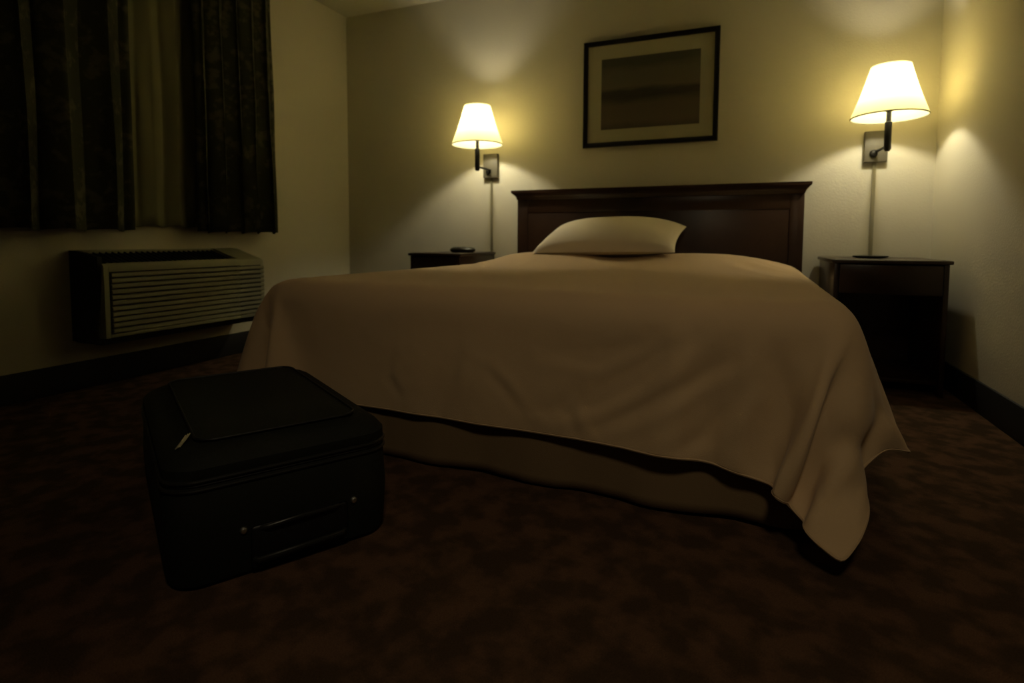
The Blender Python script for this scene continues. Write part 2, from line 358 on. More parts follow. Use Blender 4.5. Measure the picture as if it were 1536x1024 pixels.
# x, then y, then z of every point, row by row in millimetres, each as the step from the point before it
STEPS = [
    -942,0,0,0,0,0,0,0,0,0,0,1,3,29,28,22,31,23,22,30,31,30,31,31,30,31,31,30,31,31,30,31,30,31,31,30,31,31,30,31,31,30,31,30,31,31,30,31,31,30,31,31,30,31,31,30,31,30,31,31,30,31,31,30,31,31,30,31,30,31,28,30,18,25,20,27,11,3,0,0,-1,0,0,0,0,0,0,
    -942,0,0,0,0,0,0,0,0,0,0,1,6,19,26,29,30,28,22,29,30,31,30,31,30,31,30,31,31,30,31,32,30,30,31,31,30,31,31,30,31,30,31,31,30,31,31,30,31,30,31,31,30,31,30,31,31,30,31,31,30,31,31,31,30,31,30,30,30,28,28,28,26,29,25,19,8,3,0,0,0,0,0,0,0,0,0,
    -941,0,0,0,0,0,-1,0,0,0,0,1,6,17,25,29,31,30,27,26,29,31,30,30,31,30,31,30,31,31,31,31,30,31,30,31,31,30,31,30,31,31,30,31,30,31,31,30,31,31,30,31,31,30,31,30,31,31,31,30,31,31,30,31,30,30,30,29,30,29,28,29,29,30,25,18,7,1,0,0,0,0,0,0,0,0,0,
    -941,0,0,0,0,0,0,-1,0,0,0,1,6,16,25,28,30,30,30,29,30,29,29,30,30,31,31,30,31,30,31,31,30,31,31,31,30,31,30,31,30,31,31,30,31,31,30,31,30,31,30,31,31,30,31,31,30,31,31,31,30,31,30,31,31,30,30,29,29,30,29,30,30,29,24,17,7,0,1,0,0,0,0,0,0,0,-1,
    -942,0,0,0,0,0,0,0,0,0,0,1,6,16,25,28,29,29,30,30,30,29,30,30,31,30,31,30,31,31,31,30,31,31,30,31,31,30,31,30,31,30,31,31,30,31,31,30,31,30,31,30,31,31,30,31,31,30,31,31,30,31,31,30,31,30,31,30,30,30,30,30,29,26,24,17,7,1,1,0,0,0,0,0,0,0,0,
    -944,0,0,1,0,0,0,1,0,0,0,1,6,16,25,29,29,28,29,30,30,30,30,30,31,31,30,31,30,31,31,30,31,31,30,31,31,30,31,31,30,31,30,31,31,30,31,31,30,30,31,30,31,31,30,31,31,31,30,31,31,30,31,30,31,30,30,30,30,30,30,29,30,28,24,16,7,2,1,0,1,0,0,0,0,0,0,
    -947,1,0,1,0,1,0,1,0,0,1,1,6,16,25,29,30,28,29,29,30,30,30,31,30,31,30,31,31,30,31,31,30,31,31,30,31,30,31,31,30,31,30,31,31,30,31,31,30,31,30,31,30,31,31,30,31,31,31,30,31,30,31,31,30,30,30,30,29,30,29,30,29,30,25,16,6,3,1,0,1,0,0,0,1,0,0,
    -948,1,0,1,1,0,1,0,1,0,0,1,7,16,25,29,29,30,28,29,30,30,30,31,30,31,30,31,31,30,31,31,31,30,31,31,30,31,30,31,30,31,31,30,31,30,31,31,30,31,30,31,31,30,31,31,30,31,31,30,31,31,30,31,30,31,30,29,30,29,29,29,30,30,25,16,7,2,1,1,1,0,1,0,0,0,1,
    -947,1,0,1,1,0,1,0,0,1,0,1,6,16,25,29,29,29,29,29,30,30,30,31,30,31,31,30,31,31,30,31,31,30,31,31,30,31,30,31,30,31,31,30,31,31,30,31,31,30,31,30,31,31,30,31,31,30,31,31,30,31,30,31,30,31,30,30,29,29,29,30,30,29,25,16,7,2,1,1,1,1,1,0,0,1,0,
    -944,0,0,1,0,1,0,0,0,0,0,1,6,16,25,29,29,29,29,29,30,30,30,31,30,31,31,31,30,31,31,30,31,31,30,31,31,30,31,30,31,30,31,31,30,31,31,30,31,30,31,30,31,31,30,31,31,30,31,31,30,31,31,30,31,30,30,30,29,29,30,29,30,29,25,16,7,2,1,2,1,1,0,1,0,1,0,
    -942,0,0,0,0,1,0,0,0,0,-1,1,6,16,25,29,29,29,29,29,30,30,31,30,31,30,31,31,30,31,31,31,30,31,31,30,31,30,31,30,31,31,30,31,31,30,31,30,31,30,31,30,31,31,30,31,31,31,30,31,31,30,31,30,31,30,30,30,30,29,29,29,30,29,25,16,7,2,1,2,1,1,1,1,1,0,0,
    -941,0,0,0,0,0,0,0,0,-1,0,1,6,16,25,28,30,29,29,29,30,30,31,30,31,31,30,31,31,30,31,31,31,30,31,31,30,31,30,31,30,31,30,31,31,30,31,30,31,31,30,31,30,31,31,30,31,31,30,31,31,30,31,31,30,30,31,29,30,29,29,30,30,29,24,17,6,2,1,2,1,2,1,1,1,0,1,
    -941,0,0,0,0,0,-1,0,0,0,0,1,6,16,24,29,30,29,30,29,30,30,30,30,31,31,31,30,31,31,30,31,31,31,30,31,31,30,31,30,30,31,31,30,31,31,30,31,30,31,30,31,30,31,31,30,31,31,31,30,31,31,30,31,30,30,31,29,30,29,30,29,30,29,25,16,6,2,2,1,2,1,2,1,1,1,0,
    -941,0,0,0,-1,0,0,0,0,0,0,1,6,16,24,29,30,30,29,30,29,30,30,31,31,30,31,31,30,31,31,31,30,31,31,30,31,30,31,30,31,30,31,31,30,31,31,30,30,31,30,31,31,30,31,31,30,31,31,30,31,31,30,31,30,30,30,30,30,30,29,30,30,29,24,16,6,2,2,2,1,2,2,1,1,1,1,
    -941,0,-1,0,0,0,0,0,0,0,0,1,5,16,25,29,29,30,30,30,30,30,30,31,30,31,30,31,31,30,31,31,31,30,31,31,30,31,30,31,30,31,30,31,31,30,31,30,31,30,31,30,31,30,31,31,31,30,31,31,30,31,30,31,30,30,30,30,30,30,30,29,30,29,24,16,6,3,2,1,2,2,1,2,1,1,1,
    -941,-1,0,0,0,0,0,0,1,0,0,0,5,16,24,29,30,30,30,31,30,30,30,30,31,30,31,31,30,31,31,30,31,31,30,31,30,31,30,31,30,31,31,30,31,31,30,31,30,31,30,31,30,31,31,30,31,30,31,31,30,31,30,31,30,31,30,29,30,30,31,29,30,29,24,15,6,3,2,2,2,2,1,2,1,2,1,
    -941,-1,0,0,0,0,1,0,0,-1,-1,1,6,16,24,29,30,31,30,30,30,30,31,30,30,31,30,31,31,30,31,31,30,31,31,30,31,30,31,30,31,30,31,30,31,31,31,30,31,30,31,30,31,30,31,31,30,31,30,31,31,30,31,30,30,31,30,30,29,30,31,30,30,29,23,16,5,3,3,2,2,2,1,2,2,1,1,
    -942,0,0,0,0,1,0,-1,-1,-1,0,2,6,16,24,29,31,30,30,30,30,31,30,30,31,30,31,30,31,31,30,31,31,30,31,30,31,30,31,30,31,31,30,31,30,31,31,30,31,31,30,31,30,31,30,31,30,31,31,30,31,30,31,30,30,31,30,31,29,30,30,30,30,29,24,15,5,3,3,2,3,2,1,2,2,1,2,
    -942,0,0,0,1,0,-1,-1,-2,0,1,2,6,15,25,29,30,31,30,30,31,30,30,31,30,31,30,31,30,31,31,30,31,30,31,31,30,31,30,31,30,31,30,31,31,30,31,31,30,31,30,31,31,30,31,30,31,30,31,31,30,31,30,31,30,30,30,31,30,30,29,31,30,29,23,15,5,4,2,3,2,2,2,2,2,2,1,
    -942,0,0,0,0,0,-1,-2,0,1,1,1,6,15,25,29,30,31,30,30,31,30,31,30,31,30,31,30,31,30,31,31,30,31,30,31,30,31,30,31,31,30,31,30,31,31,30,31,31,30,31,30,31,30,31,31,30,31,30,31,30,31,31,30,30,30,30,31,30,31,29,30,30,29,24,14,5,4,3,2,3,2,3,2,1,2,2,
    -942,0,0,0,0,-1,-2,0,1,1,1,0,6,15,24,30,30,30,31,30,31,30,31,30,31,30,31,30,31,31,30,31,30,31,31,30,31,30,31,30,31,30,31,31,30,31,31,30,31,31,30,31,30,31,30,31,30,31,31,30,31,30,31,30,30,30,31,30,31,30,30,30,30,29,23,15,4,4,3,3,3,2,3,2,2,2,1,
    -942,0,0,0,-1,-1,-1,1,1,0,0,1,6,15,24,29,31,30,31,30,31,31,30,31,30,31,30,31,30,31,30,31,31,30,31,30,31,30,31,31,30,31,30,31,31,30,31,31,30,31,30,31,31,30,31,30,31,30,31,31,30,31,30,31,30,30,30,30,31,31,30,30,30,29,23,14,4,4,3,3,3,3,3,2,2,2,2,
    -942,0,0,-1,-1,0,0,0,1,0,0,1,6,15,24,29,31,30,31,30,31,31,30,31,30,31,30,31,30,31,31,30,31,30,31,31,30,31,30,31,30,31,31,30,31,31,30,31,30,31,31,30,31,30,31,31,30,31,30,31,30,31,30,31,30,30,30,31,30,31,30,31,30,28,23,14,4,3,4,3,4,3,3,2,3,2,2,
    -942,0,0,-1,-1,0,0,1,0,0,0,1,6,15,24,29,31,30,31,30,31,31,30,31,30,31,31,30,31,30,31,30,31,31,30,31,30,31,31,30,31,30,31,31,30,31,30,31,31,30,31,31,30,31,30,31,30,31,31,30,31,30,31,30,31,30,30,30,30,31,31,30,30,29,23,13,4,3,4,4,3,4,3,2,3,2,3,
    -942,0,0,-1,-1,0,0,1,0,0,0,1,6,15,24,29,31,30,31,31,30,31,30,31,31,30,31,30,31,30,31,31,30,31,30,31,31,30,31,30,31,31,30,31,30,31,31,30,31,31,30,31,30,31,31,30,31,30,31,30,31,31,30,31,30,30,30,30,31,30,31,31,30,28,23,14,4,3,3,4,4,3,4,3,2,3,2,
    -942,0,-1,0,0,0,0,0,0,0,0,1,6,15,24,29,31,30,31,31,30,31,30,31,31,30,31,30,31,31,30,31,30,31,31,30,31,30,31,31,30,31,30,31,31,30,31,31,30,31,30,31,31,30,31,30,31,31,30,31,30,31,30,31,30,31,30,30,30,31,30,31,30,29,22,14,5,3,2,4,4,4,3,4,3,2,3,
    -942,0,-1,0,0,0,0,0,0,0,0,1,6,15,24,29,31,30,31,31,30,31,31,30,31,30,31,31,30,31,30,31,31,30,31,30,31,31,30,31,30,31,31,30,31,31,30,31,30,31,31,30,31,31,30,31,30,31,30,31,31,30,31,30,31,30,30,31,30,30,31,30,31,28,23,13,5,4,3,3,3,4,4,4,3,3,3,
    -942,0,-1,0,0,0,0,0,0,0,0,1,6,15,24,29,31,30,31,31,30,31,31,30,31,31,30,31,30,31,31,30,31,30,31,31,30,31,30,31,31,30,31,31,30,31,30,31,31,30,31,30,31,31,30,31,31,30,31,30,31,30,31,31,30,30,31,30,30,31,30,31,30,29,22,13,5,4,4,2,4,4,4,4,4,3,3,
    -942,0,-1,0,0,0,0,0,0,0,0,1,6,15,24,29,31,31,30,31,30,31,31,30,31,31,30,31,31,30,31,30,31,31,30,31,30,31,31,30,31,31,30,31,30,31,31,30,31,30,31,31,30,31,31,30,31,30,31,30,31,31,30,31,30,31,30,31,30,30,31,30,31,28,22,13,5,4,4,3,4,4,4,4,4,3,4,
    -942,0,-1,0,0,0,0,0,0,0,0,1,6,15,24,29,31,31,30,31,31,30,31,30,31,31,30,31,31,30,31,31,30,31,30,31,31,30,31,30,31,31,30,31,31,30,31,30,31,31,30,31,31,30,31,30,31,31,30,31,30,31,30,31,31,30,31,30,30,31,30,31,30,29,22,12,5,4,4,4,4,4,4,4,4,4,4,
    -942,0,-1,0,0,0,0,0,0,0,0,1,6,15,24,30,30,31,30,31,31,30,31,31,30,31,31,30,31,30,31,31,30,31,31,30,31,30,31,31,30,31,31,30,31,30,31,31,30,31,31,30,31,30,31,31,30,31,30,31,31,30,31,30,31,30,31,30,31,30,31,30,31,28,22,12,5,4,5,4,4,4,4,5,4,4,4,
    -942,0,-1,0,0,0,0,0,0,0,0,1,6,15,24,30,30,31,31,30,31,30,31,31,30,31,31,30,31,31,30,31,31,30,31,30,31,31,30,31,31,30,31,30,31,31,30,31,31,30,31,30,31,31,30,31,30,31,31,30,31,30,31,30,31,31,30,31,30,31,30,31,30,28,22,12,5,5,4,4,5,4,4,5,4,5,4,
    -942,0,-1,0,0,0,0,0,0,0,0,1,6,15,24,30,30,31,31,30,31,31,30,31,31,30,31,30,31,31,30,31,31,30,31,31,30,31,30,31,31,30,31,31,30,31,30,31,31,30,31,31,30,31,30,31,31,30,31,30,31,31,30,31,30,31,30,31,31,30,31,30,31,28,21,12,6,4,4,5,4,5,5,4,5,5,4,
    -942,0,-1,0,0,0,0,0,0,0,0,1,6,15,25,29,31,30,31,30,31,31,30,31,31,30,31,31,30,31,31,30,31,30,31,31,30,31,31,30,31,31,30,31,30,31,31,30,31,31,30,31,30,31,31,30,31,30,31,31,30,31,30,31,31,30,31,30,31,30,31,31,30,28,22,11,6,4,5,5,4,5,5,5,5,4,5,
    -942,0,-1,0,0,0,0,0,0,0,0,1,6,15,25,29,31,30,31,31,30,31,31,30,31,31,30,31,30,31,31,30,31,31,30,31,31,30,31,30,31,31,30,31,31,30,31,31,30,31,30,31,31,30,31,30,31,31,30,31,30,31,31,30,31,30,31,31,30,31,30,31,30,28,22,11,6,5,4,5,5,5,5,5,5,5,5,
    -942,0,0,-1,0,0,0,0,0,0,0,1,6,16,24,29,31,30,31,31,30,31,31,30,31,31,30,31,31,30,31,31,30,31,30,31,31,30,31,31,30,31,31,30,31,30,31,31,30,31,31,30,31,31,30,31,30,31,31,30,31,30,31,31,30,31,30,31,30,31,31,30,31,28,21,12,5,5,5,5,5,5,6,5,5,5,6,
    -942,0,0,-1,0,0,0,0,0,0,0,1,6,16,24,29,31,31,30,31,31,30,31,31,30,31,30,31,31,30,31,31,30,31,31,30,31,31,30,31,31,30,31,30,31,31,30,31,31,30,31,30,31,31,30,31,31,30,31,30,31,31,30,31,30,31,31,30,31,30,31,31,30,28,21,12,6,5,5,5,5,5,6,5,6,5,6,
    -942,0,0,0,-1,0,0,0,0,0,0,1,6,16,24,29,31,31,30,31,31,30,31,31,30,31,31,30,31,31,30,31,31,30,31,30,31,31,30,31,31,30,31,31,30,31,31,30,31,30,31,31,30,31,31,30,31,30,31,31,30,31,30,31,31,30,31,30,31,31,30,31,30,28,21,12,6,5,5,6,5,6,5,6,6,6,5,
    -942,0,0,0,0,-1,0,0,0,0,0,1,6,16,24,30,30,31,31,30,31,30,31,31,30,31,31,30,31,31,30,31,31,30,31,31,30,31,31,30,31,31,30,31,30,31,31,30,31,31,30,31,31,30,31,30,31,31,30,31,31,30,31,30,31,31,30,31,30,31,31,30,31,28,20,12,6,6,5,6,5,6,6,6,6,6,6,
    -942,0,0,0,0,0,-1,0,0,0,0,1,6,16,24,30,30,31,31,30,31,31,30,31,31,30,31,31,30,31,31,30,31,31,30,31,30,31,31,30,31,31,30,31,31,30,31,31,30,31,31,30,31,30,31,31,30,31,31,30,31,30,31,31,30,31,30,31,31,30,31,30,31,28,20,12,6,6,6,6,5,7,6,6,6,6,6,
    -942,0,0,0,0,0,0,0,-1,0,0,1,6,16,24,30,30,31,31,30,31,31,30,31,31,30,31,31,30,31,31,30,31,31,30,31,31,30,31,31,30,31,31,30,31,31,30,31,31,30,31,30,31,31,30,31,31,30,31,30,31,31,30,31,31,30,31,30,31,31,30,31,30,28,20,12,7,6,5,7,6,6,6,7,6,7,6,
    -942,0,0,0,0,0,0,0,0,0,0,0,6,16,25,29,31,30,31,31,30,31,31,30,31,31,30,31,31,30,31,31,30,31,31,30,31,31,30,31,30,31,31,30,31,31,30,31,31,30,31,31,30,31,31,30,31,31,30,31,30,31,31,30,31,30,31,31,30,31,30,31,30,28,20,12,7,6,6,7,6,7,6,7,7,6,7,
    -942,0,0,0,0,0,0,0,0,0,0,0,6,16,25,29,31,30,31,31,30,31,31,30,31,31,30,31,31,30,31,31,30,31,31,30,31,31,30,31,31,30,31,31,30,31,31,30,31,31,30,31,31,30,31,31,30,31,30,31,31,30,31,30,31,31,30,31,31,30,31,30,31,27,21,11,7,7,6,7,6,7,7,7,7,7,6,
    -942,0,0,0,0,0,0,0,0,0,0,0,6,16,25,29,31,31,30,31,30,31,31,31,30,31,31,30,31,31,30,31,31,30,31,31,30,31,31,30,31,31,30,31,31,30,31,31,30,31,31,30,31,30,31,31,30,31,31,30,31,31,30,31,30,31,31,30,31,30,31,31,30,28,20,11,8,6,7,7,7,7,7,7,7,7,7,
    -942,0,0,0,0,0,0,0,0,0,0,0,6,16,25,29,31,31,30,31,31,30,31,31,30,31,31,30,31,31,30,31,31,30,31,31,30,31,31,30,31,31,30,31,31,30,31,31,30,31,31,30,31,31,30,31,31,30,31,31,30,31,30,31,31,30,31,31,30,31,30,31,30,28,20,12,7,7,7,7,7,8,7,7,8,7,7,
    -942,0,0,0,0,0,0,0,0,0,0,0,6,16,25,29,31,31,30,31,31,30,31,31,30,31,31,30,31,31,30,31,31,31,30,31,31,30,31,31,30,31,31,30,31,31,30,31,31,30,31,31,30,31,31,30,31,31,30,31,31,30,31,30,31,31,30,31,30,31,31,30,31,27,20,12,7,8,7,7,8,7,8,8,7,8,7,
    -942,0,0,0,0,0,0,0,0,0,0,0,6,16,25,30,30,31,31,30,31,31,30,31,31,30,31,31,30,31,31,30,31,31,30,31,31,30,31,31,30,31,31,31,30,31,31,30,31,31,30,31,31,30,31,31,30,31,31,30,31,30,31,31,30,31,31,30,31,30,31,31,30,28,19,12,8,7,8,8,7,8,8,8,8,8,7,
    -942,0,0,0,0,0,0,0,0,0,0,0,6,17,24,30,30,31,31,30,31,31,30,31,31,30,31,31,30,31,31,30,31,31,30,31,31,31,30,31,31,30,31,31,30,31,31,30,31,31,30,31,31,31,30,31,31,30,31,31,30,31,30,31,31,30,31,31,30,31,30,31,30,28,19,12,8,8,8,8,8,8,8,9,8,8,7,
    -942,0,0,0,0,0,0,0,0,0,0,0,6,17,24,30,30,31,31,30,31,31,30,31,31,30,31,31,30,31,31,31,30,31,31,30,31,31,30,31,31,30,31,31,31,30,31,31,30,31,31,30,31,31,30,31,31,31,30,31,30,31,31,30,31,31,30,31,30,31,31,30,31,27,20,12,8,8,8,8,9,8,9,8,9,8,7,
    -941,0,0,-1,0,0,0,0,0,0,0,0,6,17,24,30,30,31,31,30,31,31,30,31,31,31,30,31,31,30,31,31,30,31,31,30,31,31,31,30,31,31,30,31,31,30,31,31,31,30,31,31,30,31,31,30,31,31,30,31,31,30,31,31,30,31,31,30,31,30,31,31,30,28,19,12,9,8,8,9,9,8,9,9,8,9,8,
    -941,0,0,0,0,0,-1,0,0,0,0,1,5,17,24,30,31,30,31,31,30,31,31,30,31,31,30,31,31,30,31,31,30,31,31,31,30,31,31,30,31,31,31,30,31,31,30,31,31,30,31,31,31,30,31,31,30,31,31,30,31,31,30,31,31,30,31,31,30,31,31,30,31,27,19,12,9,9,9,9,9,8,10,8,9,9,8,
    -941,0,0,0,0,0,0,0,-1,0,0,1,5,17,25,29,31,30,31,31,30,31,31,30,31,31,30,31,31,30,31,31,31,30,31,31,30,31,31,30,31,31,31,30,31,31,31,30,31,31,30,31,31,31,30,31,31,30,31,31,30,31,31,30,31,31,30,31,31,30,31,31,30,27,20,12,9,9,9,9,9,10,9,9,9,9,9,
    -942,0,1,0,0,0,0,0,0,-1,0,1,5,17,25,29,31,30,31,31,30,31,31,30,31,31,30,31,31,31,30,31,31,30,31,31,30,31,31,31,30,31,31,30,31,31,31,30,31,31,31,30,31,31,30,31,31,31,30,31,31,30,31,31,30,31,31,30,31,31,30,31,31,27,19,12,10,9,9,10,9,10,10,9,9,9,9,
    -945,0,1,1,0,1,0,0,1,0,-1,1,5,17,25,29,31,30,31,31,30,31,31,30,31,31,31,30,31,31,30,31,31,30,31,31,31,30,31,31,30,31,31,31,30,31,31,30,31,31,31,30,31,31,31,30,31,31,31,30,31,31,30,31,31,30,31,31,30,31,31,31,30,27,19,13,9,10,10,10,9,10,10,10,9,10,9,
    -950,0,1,1,1,1,1,1,1,0,1,1,5,17,25,29,31,30,31,31,30,31,31,31,30,31,31,30,31,31,30,31,31,30,31,31,31,30,31,31,30,31,31,31,30,31,31,31,30,31,31,31,30,31,31,31,30,31,31,30,31,31,31,30,31,31,30,31,31,30,31,31,31,26,20,12,10,10,10,10,10,10,11,10,9,10,9,
    -955,1,1,1,1,1,1,2,1,1,2,1,7,16,25,29,31,31,30,31,31,30,31,31,30,31,31,30,31,31,30,31,31,30,31,31,31,30,31,31,31,30,31,31,30,31,31,31,30,31,31,31,30,31,31,31,30,31,31,31,30,31,31,31,30,31,31,30,31,31,30,31,31,27,19,12,10,11,10,11,10,11,10,10,11,9,10,
    -956,0,1,1,1,1,2,1,1,2,2,2,7,16,25,29,31,31,30,31,31,30,31,31,30,31,31,30,31,31,30,31,31,31,30,31,31,30,31,31,31,30,31,31,30,31,31,31,30,31,31,31,30,31,31,31,31,30,31,31,31,30,31,31,31,30,31,31,30,31,31,31,30,28,18,12,11,11,11,10,11,11,10,11,11,10,10,
    -953,1,1,0,1,1,1,0,1,1,2,2,7,16,25,29,31,31,30,31,31,30,31,31,30,31,31,30,31,31,30,31,31,31,30,31,31,30,31,31,31,30,31,31,30,31,31,31,30,31,31,31,30,31,31,31,31,30,31,31,31,30,31,31,31,30,31,31,31,30,31,31,31,27,19,12,11,11,12,11,11,11,11,10,11,10,11,
    -948,1,1,1,0,0,1,0,0,1,0,1,7,16,25,29,31,31,30,31,31,30,31,31,30,31,31,30,31,31,30,31,31,31,30,31,31,30,31,31,31,30,31,31,30,31,31,31,30,31,31,31,30,31,31,31,31,30,31,31,31,31,30,31,31,31,30,31,31,31,30,32,30,28,19,12,12,12,12,11,12,11,11,10,10,10,13,
    -943,1,0,0,1,0,0,0,0,0,-1,1,5,17,25,29,31,30,31,31,31,30,31,31,30,31,31,30,31,31,30,31,31,31,30,31,31,30,31,31,31,30,31,31,30,31,31,31,30,31,31,31,30,31,31,31,30,31,31,31,31,30,31,31,31,31,30,31,31,31,31,31,31,27,18,12,11,11,12,11,10,11,10,9,10,14,15,
    -942,1,0,-1,0,0,0,0,1,0,-1,1,5,17,24,30,31,30,31,31,30,31,31,31,30,31,31,30,31,31,31,30,31,31,30,31,31,30,31,31,31,30,31,31,30,31,31,31,30,31,31,30,31,31,31,31,30,31,31,31,30,31,31,31,31,31,30,31,31,31,31,31,31,27,19,13,11,10,11,10,10,9,10,11,10,12,7,
    -941,-2,-2,0,-1,0,0,1,0,1,1,1,6,17,24,30,31,30,31,31,30,31,31,31,30,31,31,30,31,31,31,30,31,31,30,31,31,30,31,31,31,30,31,31,30,31,31,30,31,31,31,30,31,31,31,30,31,31,31,30,31,31,31,30,31,31,31,31,31,31,31,32,31,26,18,11,10,9,9,9,9,8,10,13,11,7,0,
    -940,-4,-3,-2,-2,-1,1,1,1,2,2,3,6,16,25,30,30,31,31,31,30,31,31,31,30,31,31,30,31,31,31,30,31,31,30,31,31,30,31,31,30,31,31,31,30,31,31,30,31,31,30,31,31,31,30,31,31,30,31,31,31,30,31,31,31,31,30,31,31,31,31,31,33,26,17,12,10,9,9,7,7,6,8,10,9,2,-2,
    -938,-3,-3,-4,-5,0,1,1,2,2,3,3,6,15,24,30,31,31,31,31,31,30,31,31,30,31,31,31,30,31,31,30,31,31,30,31,31,30,31,31,30,31,31,30,31,31,31,30,31,31,30,31,31,30,31,31,30,31,31,30,31,31,31,30,31,31,30,31,31,31,30,30,32,27,17,12,10,8,7,6,5,4,6,8,5,2,0,
    -938,-1,-2,-4,-5,2,4,3,3,2,0,1,4,10,25,31,31,31,30,31,31,31,30,31,31,30,31,31,30,31,31,30,31,31,30,31,31,30,31,31,30,31,31,30,31,31,30,31,31,30,31,31,30,31,31,30,31,31,30,31,31,30,31,30,31,30,31,30,31,30,30,30,30,25,16,11,10,8,7,5,5,4,4,3,4,3,2,
    -948,2,-1,-2,-2,0,-1,0,-1,-1,-3,1,11,23,28,30,31,30,31,31,30,31,30,31,31,30,31,31,30,31,31,30,31,31,30,31,31,30,31,31,30,31,31,30,31,31,30,31,31,30,31,30,31,31,30,31,31,30,31,30,31,30,31,30,30,30,31,30,30,30,30,30,27,22,12,11,10,11,9,8,6,3,-1,-2,1,4,3,
    -968,-2,-2,-2,-1,-1,-1,-1,-1,-1,0,12,24,28,26,28,29,31,30,31,31,30,31,30,31,31,30,31,30,31,31,30,31,31,30,31,31,30,31,31,30,31,31,30,31,31,30,31,30,31,31,30,31,31,30,31,30,31,31,30,30,31,29,30,30,31,30,30,30,30,30,29,23,18,8,9,11,13,13,10,7,1,-4,-4,0,3,3,
    -985,-3,-1,-1,0,0,-1,-5,-6,2,12,24,28,27,25,26,26,30,30,31,31,30,31,30,31,31,30,31,31,30,31,31,30,31,30,31,31,30,31,31,30,31,31,30,31,31,30,31,30,31,31,30,31,31,30,31,30,31,31,30,29,30,29,31,30,30,30,30,30,30,30,27,19,15,4,7,10,13,14,13,8,1,-3,-2,2,2,1,
    -993,-1,-1,-2,-3,-6,-8,-5,2,13,23,27,26,27,24,23,23,29,30,31,31,30,31,30,31,31,30,31,31,30,31,31,30,31,30,31,31,30,31,31,30,31,31,30,31,30,31,31,30,31,31,30,31,31,30,31,30,31,31,30,29,30,28,30,30,31,29,30,30,30,29,25,15,13,2,4,8,11,15,14,10,4,3,3,5,1,-2,
    -1000,-3,-5,-7,-8,-8,-4,4,12,21,27,27,25,26,20,22,23,26,30,31,31,30,31,31,30,31,30,31,31,30,31,31,30,31,31,30,31,30,31,31,30,31,31,30,31,30,31,31,30,31,31,30,31,30,31,31,30,31,30,30,29,30,28,29,31,30,29,30,29,31,29,21,12,13,0,0,6,10,14,15,12,9,9,7,7,4,-3,
    -1016,-7,-9,-9,-6,-1,5,11,18,26,27,25,26,24,16,22,24,23,30,30,31,30,31,31,30,31,30,31,31,30,31,31,30,31,31,30,31,30,31,31,30,31,31,30,31,30,31,31,30,31,31,30,31,30,31,31,30,31,30,29,30,30,27,29,30,30,29,30,29,30,28,18,10,12,1,-3,4,9,13,15,13,12,12,9,9,8,2,
    -1041,-9,-7,-4,1,6,10,16,23,27,25,25,27,21,14,22,23,22,28,30,31,30,31,31,30,31,31,30,31,30,31,31,30,31,31,30,31,30,31,31,30,31,31,30,31,30,31,31,30,31,31,30,31,30,31,31,30,31,30,29,29,30,27,29,30,29,29,30,29,30,27,13,7,14,2,-4,1,9,13,14,11,11,13,10,11,14,7,
    -1066,-6,-1,2,6,10,14,20,26,26,24,25,27,18,12,22,24,20,26,30,31,30,31,31,30,31,31,30,31,30,31,31,30,31,31,30,31,30,31,31,30,31,30,31,31,30,31,31,30,31,30,31,31,30,31,31,30,31,29,29,30,30,26,28,30,29,29,29,30,30,24,9,5,15,4,-4,-2,9,15,13,8,8,10,12,15,16,13,
    -1085,0,4,7,9,12,17,24,27,24,23,26,26,15,11,23,24,19,24,29,31,30,31,31,30,31,31,30,31,31,30,31,30,31,31,30,31,30,31,31,30,31,30,31,31,30,31,31,30,31,30,31,31,30,31,31,30,30,30,29,30,29,26,28,30,28,29,29,29,30,22,4,4,15,7,-3,-4,8,15,14,5,4,9,13,18,19,14,
    -1095,5,7,8,10,15,22,27,25,23,23,27,23,11,12,23,24,19,23,28,30,30,31,31,30,31,31,30,31,31,30,31,30,31,31,30,31,30,31,31,30,31,30,31,31,30,31,31,30,31,30,31,31,30,31,31,30,30,29,30,30,29,25,28,29,28,29,29,29,29,19,-1,3,16,9,-1,-5,6,15,14,5,1,8,14,18,20,16,
    -1099,8,8,8,13,19,25,27,24,21,24,27,20,9,12,24,24,18,21,27,30,31,30,31,30,31,31,30,31,31,30,31,30,31,31,30,31,30,31,31,30,31,30,31,31,30,31,31,30,31,30,31,31,30,31,30,31,30,29,29,30,29,25,27,30,27,29,28,30,28,15,-5,2,16,11,1,-3,3,14,16,7,-1,4,11,18,20,19,
    -1105,12,9,11,16,23,27,26,22,20,25,27,17,8,11,24,24,18,20,26,29,31,30,31,30,31,31,30,31,31,30,31,31,30,31,30,31,30,31,31,30,31,30,31,31,30,31,30,31,31,30,31,31,30,31,30,31,29,30,29,30,28,25,27,29,27,29,28,30,27,10,-7,1,15,12,4,-1,3,13,15,7,-2,-1,9,16,22,22,
    -1115,17,14,15,20,25,27,24,21,22,25,24,14,9,12,22,24,19,19,25,28,30,30,31,31,30,31,30,31,31,30,31,31,30,31,30,31,30,31,31,30,31,30,31,31,30,31,30,31,31,30,31,31,30,31,30,30,30,30,29,30,27,25,27,28,27,28,29,29,24,6,-5,2,10,10,6,5,7,10,10,6,-1,-1,5,14,22,24,
    7,0,0,0,0,0,0,0,0,0,0,-1,0,-5,-4,7,-3,-3,-18,0,0,0,0,0,0,0,0,0,0,0,0,0,0,0,0,0,0,0,0,0,0,0,0,0,0,0,0,0,0,0,0,0,0,0,0,0,0,0,0,0,0,0,0,0,0,0,0,0,0,0,-2,-4,19,4,0,5,0,1,0,0,1,0,0,1,0,1,0,
